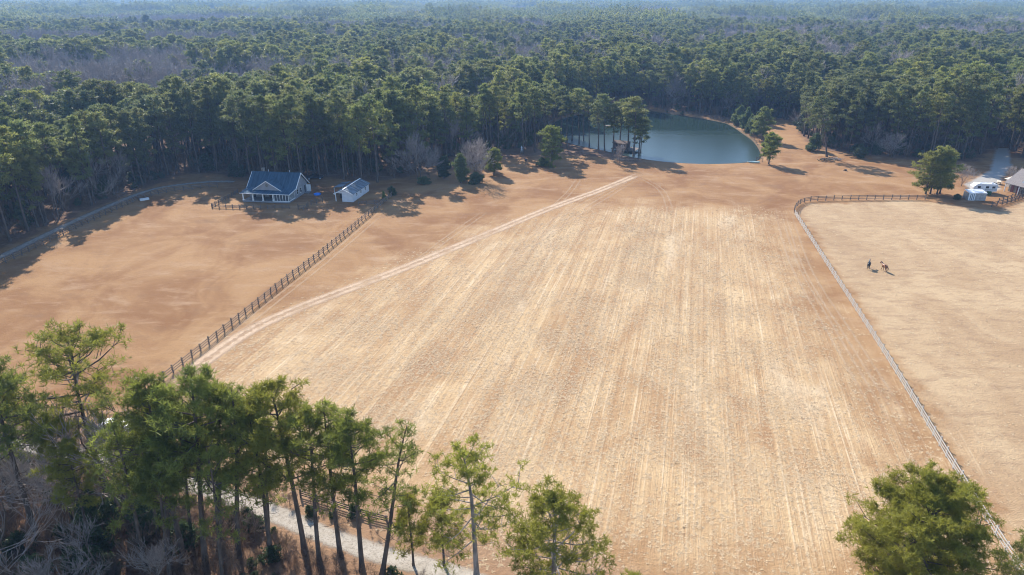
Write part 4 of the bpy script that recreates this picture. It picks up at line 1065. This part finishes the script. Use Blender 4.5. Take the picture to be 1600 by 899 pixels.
MB().box(0.02, .2, 0.05, .23, 0, SE - .02).build('post', M['white'], shed)
MB().box(0.02, 2.09, 3.36, 3.395, 0, 2.2).build('opening_shade_sheet', M['dark_paint'], shed)  # flat dark sheet on the solid wall stands in for an opening's inner shade
for y_ in (3.0, 6.2, 9.6): window(shed, SW - .02, y_, 1.15, .8, .8, 'x', 1)
lt = MB().slab([(-3.2, 6.0, 2.35), (-.36, 6.0, 2.75), (-.36, SD, 2.75), (-3.2, SD, 2.35)], .07).build('lean_to_roof', M['grey_roof'], shed)
for y_ in (6.2, SD - .3): MB().box(-3.1, -2.95, y_, y_ + .15, 0, 2.27).build('lean_to_post', M['white'], shed)
# things in the yard
pool = empty('paddling_pool', (*g2(496, 304.5), 0.02), 0, 'round bright blue paddling pool on the yard between house and shed', 'pool')
def lathe(profile, n=24):
    V = [(r_ * math.cos(2 * math.pi * i / n), r_ * math.sin(2 * math.pi * i / n), z_) for r_, z_ in profile for i in range(n)]
    F = [(j * n + i, j * n + (i + 1) % n, (j + 1) * n + (i + 1) % n, (j + 1) * n + i) for j in range(len(profile) - 1) for i in range(n)]
    return V, F
V, F = lathe([(1.02, 0), (1.12, .3), (1.06, .34), (0.98, .28), (0.94, .05), (0.01, .04)]); obj('shell', mesh_pd('shell', V, F, M['blue_plastic'], True), pool)
def wheels(parent, xs, yw, r_=.36, wd=.24):
    for x_ in xs:
        for y_ in (-yw, yw):
            t = MB().tube((x_, y_ - wd / 2, r_), (x_, y_ + wd / 2, r_), r_, 16).build('wheel', M['rubber'], parent)
            MB().tube((x_, y_ - wd / 2 - .012, r_), (x_, y_ + wd / 2 + .012, r_), r_ * .55, 12).build('rim', M['bucket'], t)
def pickup(label, loc, rz, paint, group=None, name='pickup_truck'):
    t = empty(name, loc, rz, label, 'truck', group)
    MB().prism([(-2.7, .45), (2.65, .45), (2.7, .95), (1.55, 1.08), (-0.9, 1.08), (-2.7, 1.05)], 'y', -.92, .92).build('body', paint, t)
    cb_ = MB().prism([(-1.0, 1.083), (1.45, 1.083), (.75, 1.78), (-.75, 1.8)], 'y', -.82, .82).build('cabin', paint, t)
    for s_ in (-1, 1): MB().prism([(-.85, 1.16), (1.22, 1.16), (.66, 1.68), (-.68, 1.7)], 'y', s_ * .835 - .008, s_ * .835 + .008).build('side_window', M['glass'], cb_)
    MB().slab([(1.46, -.7, 1.15), (1.46, .7, 1.15), (.84, .68, 1.76), (.84, -.68, 1.76)], .02).build('windscreen', M['glass'], cb_)
    MB().box(-2.62, -1.1, -.78, .78, 1.07, 1.09).build('load_bed', M['rubber'], t)
    for s_ in (-1, 1): MB().box(2.66, 2.72, s_ * .7 - .16, s_ * .7 + .16, .68, .86).build('headlight', M['bucket'], t)
    wheels(t, (-1.7, 1.75), .86)
    return t
pickup('dark pickup truck parked in shade behind the blue-roofed farmhouse', (*g2(492, 280), 0), R(10), M['dark_paint'])
pickup('white pickup truck parked behind pines beyond the gravel road', (*g2(172, 676), 0), R(25), M['white_car'])

# ------------------------------------------------------------------ camper
loc = (*g2(1536, 301), 0)
cp = empty('camper_trailer', loc, R(-6), 'white camper trailer parked on the gravel beside the multi-trunk pine', 'camper')
MB().prism([(-4.1, .75), (3.6, .7), (3.7, 2.9), (3.4, 3.1), (-3.2, 3.1), (-4.3, 2.2)], 'y', -1.2, 1.2).build('body', M['white_car'], cp)
cp.scale = (0.86, 0.9, 0.9)
MB().box(-3.0, 3.3, -1.15, 1.15, 3.103, 3.17).build('roof', M['white_car'], cp)
for x_ in (-1.8, 2.2): MB().box(x_ - .35, x_ + .35, -.35, .35, 3.173, 3.38).build('roof_vent', M['bucket'], cp)
for x_ in (-2.4, .3, 2.4): MB().box(x_ - .5, x_ + .5, -1.225, -1.203, 1.75, 2.45).build('window', M['glass'], cp)
MB().box(-.95, -.3, -1.225, -1.203, .85, 2.6).build('door', M['bucket'], cp)
MB().box(-4.0, 3.5, -1.222, -1.203, 1.2, 1.42).build('stripe', M['grey_canvas'], cp)
wheels(cp, (.1, 1.0), 1.0, .36); MB().tube((-4.2, 0, .7), (-5.6, 0, .55), .07).build('tow_bar', M['dark_paint'], cp)
loc = (*g2(1522, 311.5), 0)
at_ = empty('awning_tent', loc, R(-6), 'white roofed awning tent with grey canvas front before the camper', 'tent')
MB().slab([(-2.6, -1.6, 2.2), (2.4, -1.6, 2.3), (2.4, 1.5, 2.62), (-2.6, 1.5, 2.62)], .08).build('roof', M['white_car'], at_)
MB().box(-2.5, -.7, -1.55, -1.5, 0, 2.12).build('panel', M['bucket'], at_)
MB().box(-.68, 2.3, -1.55, -1.5, 0, 2.14).build('panel', M['grey_canvas'], at_)
MB().box(-2.55, -2.5, -1.49, 1.4, 0, 2.1).build('panel', M['grey_canvas'], at_)
for x_ in (-2.0, -1.55, -1.1): MB().box(x_ - .1, x_ + .1, -1.58, -1.553, .2, 2.0).build('window_strip', M['grey_roof'], at_)
for x_, y_ in ((2.3, -1.45), (2.3, 1.4), (-2.5, 1.45)): MB().box(x_ - .04, x_ + .04, y_ - .04, y_ + .04, 0, 2.15).build('pole', M['bucket'], at_)
bn = empty('wheeled_bin', (*g2(1545, 305), 0), R(10), 'dark green wheeled bin at the end of the camper', 'bin')
MB().prism([(-.32, 0.05), (.32, 0.05), (.42, 1.05), (-.42, 1.05)], 'y', -.4, .4).build('body', M['green_plastic'], bn); MB().box(-.46, .46, -.45, .45, 1.053, 1.13).build('lid', M['green_plastic'], bn)
MB().tube((.3, -.42, .12), (.3, .42, .12), .12, 10).build('wheel', M['rubber'], bn)

# ------------------------------------------------------------------ stone house at the paddock
e0 = gp(1480 + 812 / 8.99, 240 + 408 / 8.99, 2.7); e1 = gp(1480 + 1079 / 8.99, 240 + 478 / 8.99, 2.7)
az = math.atan2(e1[1] - e0[1], e1[0] - e0[0])
sh = empty('stone_house', (e0[0], e0[1], 0), az, 'stone walled house with taupe shingle roof, maroon doors and a porch post', 'house')
BL, BD, BE, BR_ = 17.0, 11.0, 2.75, 6.6
MB().box(.4, BL, 1.6, BD, 0, BE).build('wall', M['stone'], sh)
MB().prism([(1.65, BE + .003), (BD, BE + .003), (BD / 2, BR_ - .15)], 'x', .45, BL - .05).build('gable_wall', M['cream'], sh)
ro = MB().slab([(-.1, -.1, BE - .05), (BL + .5, -.1, BE - .05), (BL + .5, BD / 2, BR_), (-.1, BD / 2, BR_)], .14).slab([(-.1, BD / 2, BR_), (BL + .5, BD / 2, BR_), (BL + .5, BD + .5, BE - .1), (-.1, BD + .5, BE - .1)], .14).build('roof', M['shingle'], sh)
k_ = (BR_ - BE + .05) / (BD / 2 + .1)
for j in range(2):
    x_ = 4.2 + j * 1.7
    MB().slab([(x_, 1.2, BE - .05 + 1.3 * k_ + .05), (x_ + 1.2, 1.2, BE - .05 + 1.3 * k_ + .05), (x_ + 1.2, 2.6, BE - .05 + 2.7 * k_ + .05), (x_, 2.6, BE - .05 + 2.7 * k_ + .05)], .04).build('skylight', M['grey_roof'], ro)
for x_ in (.3, 4.6, 9.0, 13.4): MB().box(x_ - .1, x_ + .1, .1, .3, 0, BE - .17).build('post', M['white'], sh)
for x_ in (1.6, 3.4, 6.0): MB().box(x_ - .5, x_ + .5, 1.54, 1.597, .02, 2.15).build('door', M['maroon'], sh)
window(sh, 8.5, 1.6, 1.0, 1.2, 1.1, 'y', -1)
wg = MB().box(-4.2, .395, 6.0, 9.5, 0, 2.4).build('wing', M['cream'], sh)
MB().slab([(-4.6, 5.4, 2.42), (.38, 5.4, 2.42), (.38, 9.8, 3.1), (-4.6, 9.8, 3.1)], .1).build('wing_roof', M['cream'], wg)
for x_ in (-3.2, -1.4): window(sh, x_, 6.0, 1.0, .8, .9, 'y', -1)
MB().box(-4.23, -4.203, 7.0, 8.4, 0.02, 2.0).build('door', M['dark_paint'], wg)
# odds and ends heaped beside the drive
for k, (px_, py_, mt, lab) in enumerate(((1551, 291, 'dark_paint', 'dark garden cart by the stone house wing'), (1560, 288, 'cream', 'cream garden cart by the stone house wing'))):
    c_ = empty('garden_cart', (*g2(px_, py_), 0), R(20 + 40 * k), lab, 'cart')
    MB().prism([(-.8, .45), (.8, .45), (.95, 1.0), (-.95, 1.0)], 'y', -.5, .5).build('tray', M[mt], c_); wheels(c_, (-.5, .5), .45, .25, .12); MB().tube((.9, 0, .5), (1.8, 0, .9), .03).build('handle', M['dark_paint'], c_)

# ------------------------------------------------------------------ building glimpsed in the wood
wb = empty('cottage', (WHITEBLD[0], WHITEBLD[1], 0), R(20), 'pale roofed cottage glimpsed through the pines beyond the woodland driveway', 'house')
MB().box(-6, 6, -3.5, 3.5, 0, 3).build('wall', M['cream'], wb)
MB().slab([(-6.5, -4, 2.95), (6.5, -4, 2.95), (6.5, 0, 4.9), (-6.5, 0, 4.9)], .12).slab([(-6.5, 0, 4.9), (6.5, 0, 4.9), (6.5, 4, 2.95), (-6.5, 4, 2.95)], .12).build('roof', M['shed_white'], wb)
for x_ in (-4, -1.2, 1.8, 4.4): window(wb, x_, -3.5, 1.0, 1.1, 1.2, 'y', -1)
# ------------------------------------------------------------------ pond things
loc = (*g2(957, 233.5), -0.05)
bh = empty('boat_shed', loc, R(-28), 'small dark brown boat shed with dock at the pond edge', 'boathouse')
MB().box(0, 5.6, 0, 4.4, .55, 2.6).build('wall', M['barn_brown'], bh)
MB().slab([(-.3, -.3, 2.62), (5.9, -.3, 2.62), (5.9, 2.2, 3.35), (-.3, 2.2, 3.35)], .1).slab([(-.3, 2.2, 3.35), (5.9, 2.2, 3.35), (5.9, 4.7, 2.62), (-.3, 4.7, 2.62)], .1).build('roof', M['barn_brown'], bh)
MB().prism([(0.02, 2.603), (4.38, 2.603), (2.2, 3.2)], 'x', .03, 5.57).build('gable_wall', M['barn_brown'], bh)
dk = MB().box(-.4, 9.4, -.9, 5.2, .40, .545).build('dock', M['fence_dark'], bh)
for x_ in (0, 3, 6, 9):
    for y_ in (-.7, 5.0): MB().tube((x_, y_, -1.4), (x_, y_, .9 if x_ > 5 else .39), .1, 8).build('pile', M['fence_dark'], dk)
MB().box(1.2, 2.1, -.04, -.003, .56, 2.4).build('door', M['dark_paint'], bh); window(bh, 4.0, 0, 1.3, .8, .7, 'y', -1)
dk2 = empty('floating_dock', (*g2(955, 196), -0.42), R(15), 'low dark floating dock out on the pond beyond the boat shed', 'dock')
MB().box(-2.6, 2.6, -1.3, 1.3, .25, .4).build('deck', M['fence_dark'], dk2)
for x_ in (-2, 0, 2): MB().tube((x_, -1.2, .12), (x_, 1.3, .12), .24, 10).build('float', M['rubber'], dk2)
def canoe(label, loc, rz, mat):
    c_ = empty('rowing_boat', loc, rz, label, 'boat')
    n = 13; V = []; F = []
    for i in range(n):
        u = -1 + 2 * i / (n - 1); wd = .62 * (1 - abs(u) ** 2.6) + .02; hh = .42 + .12 * u * u
        V += [(u * 2.2, -wd, hh), (u * 2.2, -wd * .75, .1), (u * 2.2, 0, 0.02), (u * 2.2, wd * .75, .1), (u * 2.2, wd, hh)]
    for i in range(n - 1):
        for j in range(4): F.append((i * 5 + j, i * 5 + j + 1, i * 5 + j + 6, i * 5 + j + 5))
    me = mesh_pd('hull', V, F, M[mat], True); h_ = obj('hull', me, c_); sm = h_.modifiers.new('thick', 'SOLIDIFY'); sm.thickness = .05
    for x_ in (-.9, .7): MB().box(x_ - .14, x_ + .14, -.5, .5, .3, .34).build('thwart', M['cream'], c_)
    return c_
canoe('pale green rowing boat pulled up on the pond shore by the short full pine', (*g2(1177, 254.5), 0.02), R(-8), 'teal')

# ------------------------------------------------------------------ brush piles, stump, bird box, trough
def pile(label, loc, seed, rx, ry, h, n, mats, group=None):
    rng = random.Random(seed); e_ = empty('brush_pile', loc, 0, label, 'brush pile', group)
    for k, mt in enumerate(mats):
        for i in range(n):
            x_, y_ = rng.gauss(0, rx * .4), rng.gauss(0, ry * .4); a = rng.uniform(0, 6.28); l_ = rng.uniform(.7, 2.0); z_ = .08 + h * max(0, 1 - (x_ / rx) ** 2 - (y_ / ry) ** 2) * rng.uniform(.1, 1)
            t = .25 * rng.uniform(-1, 1) * l_ * .5
            MB().tube((x_ - math.cos(a) * l_ / 2, y_ - math.sin(a) * l_ / 2, max(.05, z_ - t)), (x_ + math.cos(a) * l_ / 2, y_ + math.sin(a) * l_ / 2, max(.05, z_ + t)), rng.uniform(.035, .11), 5).build('branch', M[mt], e_)
    return e_
pile('heap of cut branches with green tops on the grass by the tall clear-trunked pine', (*g2(1289, 252), 0), 3, 3.4, 2.0, 1.1, 24, ('twig_dark', 'shrub'), 'brush piles')
pile('second branch heap with pale cut wood nearer the wood edge', (*g2(1303, 249.5), 0), 4, 3.2, 1.6, .8, 20, ('twig_dark', 'fence_pale'), 'brush piles')
st = MB().tube((0, 0, 0), (0, 0, .5), .42, 12).tube((.3, .2, 0), (.6, .35, .16), .12, 8).tube((-.3, .1, 0), (-.62, .2, .14), .12, 8)
tag(st.build('tree_stump', M['bark'], loc=(*g2(1321, 267), 0)), 'dark low stump alone on the grass below the brush piles', 'stump')
bx_ = empty('bird_box', (*g2(821.5, 259), 0), 0.3, 'dark box on a post beside the broad low-branched pine', 'bird box')
MB().box(-.07, .07, -.07, .07, 0, 1.5).build('post', M['fence_dark'], bx_); MB().box(-.3, .3, -.3, .3, 1.503, 2.2).build('box', M['dark_paint'], bx_); MB().slab([(-.42, -.45, 2.2), (.42, -.45, 2.2), (.42, .42, 2.42), (-.42, .42, 2.42)], .05).build('roof', M['dark_paint'], bx_)
tr_ = empty('water_trough', (*g2(226, 313.5), 0), R(40), 'small white trough against the fence of the woodland driveway', 'trough')
MB().box(-1.2, 1.2, -.45, .45, .12, .2).box(-1.2, -1.1, -.45, .45, .2, .65).box(1.1, 1.2, -.45, .45, .2, .65).box(-1.1, 1.1, -.45, -.36, .2, .65).box(-1.1, 1.1, .36, .45, .2, .65).build('basin', M['bucket'], tr_)
for x_ in (-.9, .9): MB().box(x_ - .1, x_ + .1, -.4, .4, 0, .119).build('foot', M['fence_dark'], tr_)
gm_ = empty('garden_statue', (*g2(815, 238), 0), 0, 'small whitish statue on a plinth under the pines near the bird box', 'statue')
MB().box(-.5, .5, -.5, .5, 0, .7).build('plinth', M['stone'], gm_)
V, F = lathe([(.32, .703), (.36, 1.0), (.24, 1.35), (.34, 1.7), (.3, 1.9), (.12, 2.0), (.17, 2.2), (.12, 2.38), (.01, 2.42)], 14); obj('figure', mesh_pd('figure', V, F, M['bucket'], True), gm_)

# ------------------------------------------------------------------ horses
def horse(label, loc, rz, coat, mane, head_up):
    J = dict(rump=(-.72, 0, 1.28), hip=(-.45, 0, 1.34), belly=(0, 0, 1.22), chest=(.48, 0, 1.24), withers=(.62, 0, 1.36))
    V = [(-.80, 0, 1.22), (-.5, 0, 1.27), (0, 0, 1.20), (.42, 0, 1.20), (.66, 0, 1.30)]
    Rr = [(.20, .24), (.31, .33), (.33, .34), (.31, .34), (.22, .27)]
    E = [(0, 1), (1, 2), (2, 3), (3, 4)]
    def chain(start, pts):
        prev = start
        for p_, r_ in pts:
            V.append(p_); Rr.append((r_, r_)); E.append((prev, len(V) - 1)); prev = len(V) - 1
        return prev
    if head_up: neck = [((.96, 0, 1.46), .17), ((1.20, 0, 1.62), .125), ((1.34, 0, 1.68), .13), ((1.52, 0, 1.46), .10), ((1.66, 0, 1.26), .075)]
    else: neck = [((.98, 0, 1.28), .17), ((1.28, 0, 1.02), .125), ((1.42, 0, .86), .13), ((1.50, 0, .52), .10), ((1.54, 0, .25), .075)]
    chain(4, neck)
    for s in (-1, 1):
        f_ = .12 * s
        chain(3, [((.52, .19 * s, .98), .13), ((.54, .19 * s, .58), .065), ((.52 + f_, .19 * s, .30), .048), ((.52 + f_, .19 * s, .12), .05), ((.58 + f_, .19 * s, .045), .065)])
        chain(1, [((-.55, .20 * s, 1.0), .18), ((-.48, .20 * s, .74), .10), ((-.74 - f_, .20 * s, .50), .062), ((-.70 - f_, .20 * s, .14), .048), ((-.63 - f_, .20 * s, .045), .065)])
    me = bpy.data.meshes.new('horse_body'); me.from_pydata(V, E, []); me.materials.append(M[coat])
    root = empty('horse', loc, rz, label, 'horse', 'horses in the pasture')
    o = obj('body', me, root)
    sk = o.modifiers.new('skin', 'SKIN'); sk.use_smooth_shade = True
    for sv, r_ in zip(me.skin_vertices[0].data, Rr): sv.radius = r_
    me.skin_vertices[0].data[2].use_root = True
    sb = o.modifiers.new('sub', 'SUBSURF'); sb.levels = 1; sb.render_levels = 2
    t = MB(); pv = (-.98, 0, 1.26)
    for q, r_ in (((-1.12, 0, 1.1), .05), ((-1.16, 0, .8), .075), ((-1.14, 0, .5), .05)): t.tube(pv, q, r_, 7); pv = q
    t.build('tail', M[mane], root)
    m_ = MB(); top = [(.62, 1.52)] + [(n_[0][0] - .06, n_[0][2] + n_[1] * .95) for n_ in neck[:3]]
    for (xa, za), (xb, zb) in zip(top[:-1], top[1:]): m_.slab([(xa, -.05, za + .06), (xa, .05, za + .06), (xb, .05, zb + .06), (xb, -.05, zb + .06)], .16)
    m_.build('mane', M[mane], root)
    hx, hz = neck[2][0][0], neck[2][0][2]
    for s in (-1, 1): MB().add([(hx - .06, .05 * s, hz + .08), (hx + .03, .05 * s, hz + .08), (hx - .01, .10 * s, hz + .08), (hx - .02, .075 * s, hz + .27)], [(0, 1, 3), (1, 2, 3), (2, 0, 3), (0, 2, 1)]).build('ear', M[coat], root)
    return root
b = gp(1356.5, 419.5); horse('black horse walking in the pasture with its head raised', (b[0], b[1], gz(b[0], b[1])), R(62), 'horse_black', 'horse_black', True)
b = gp(1381, 423.5); horse('chestnut horse standing near the black horse in the pasture', (b[0], b[1], gz(b[0], b[1])), R(100), 'horse_bay', 'horse_black', True)

# ------------------------------------------------------------------ haze: the air between here and the horizon
m = bpy.data.materials.new('winter_haze'); m.use_nodes = True; nt = m.node_tree; nt.nodes.clear()
pv_ = nt.nodes.new('ShaderNodeVolumePrincipled'); mo_ = nt.nodes.new('ShaderNodeOutputMaterial')
pv_.inputs['Color'].default_value = (0.34, 0.58, 1.0, 1); pv_.inputs['Density'].default_value = 0.00016; pv_.inputs['Anisotropy'].default_value = 0.2
nt.links.new(pv_.outputs[0], mo_.inputs['Volume'])
hz = MB().box(-8100, 8100, -2600, 9600, -3.6, 62.0).build('haze', m)
tag(hz, 'pale blue winter haze over the far forest', 'haze', kind='stuff')
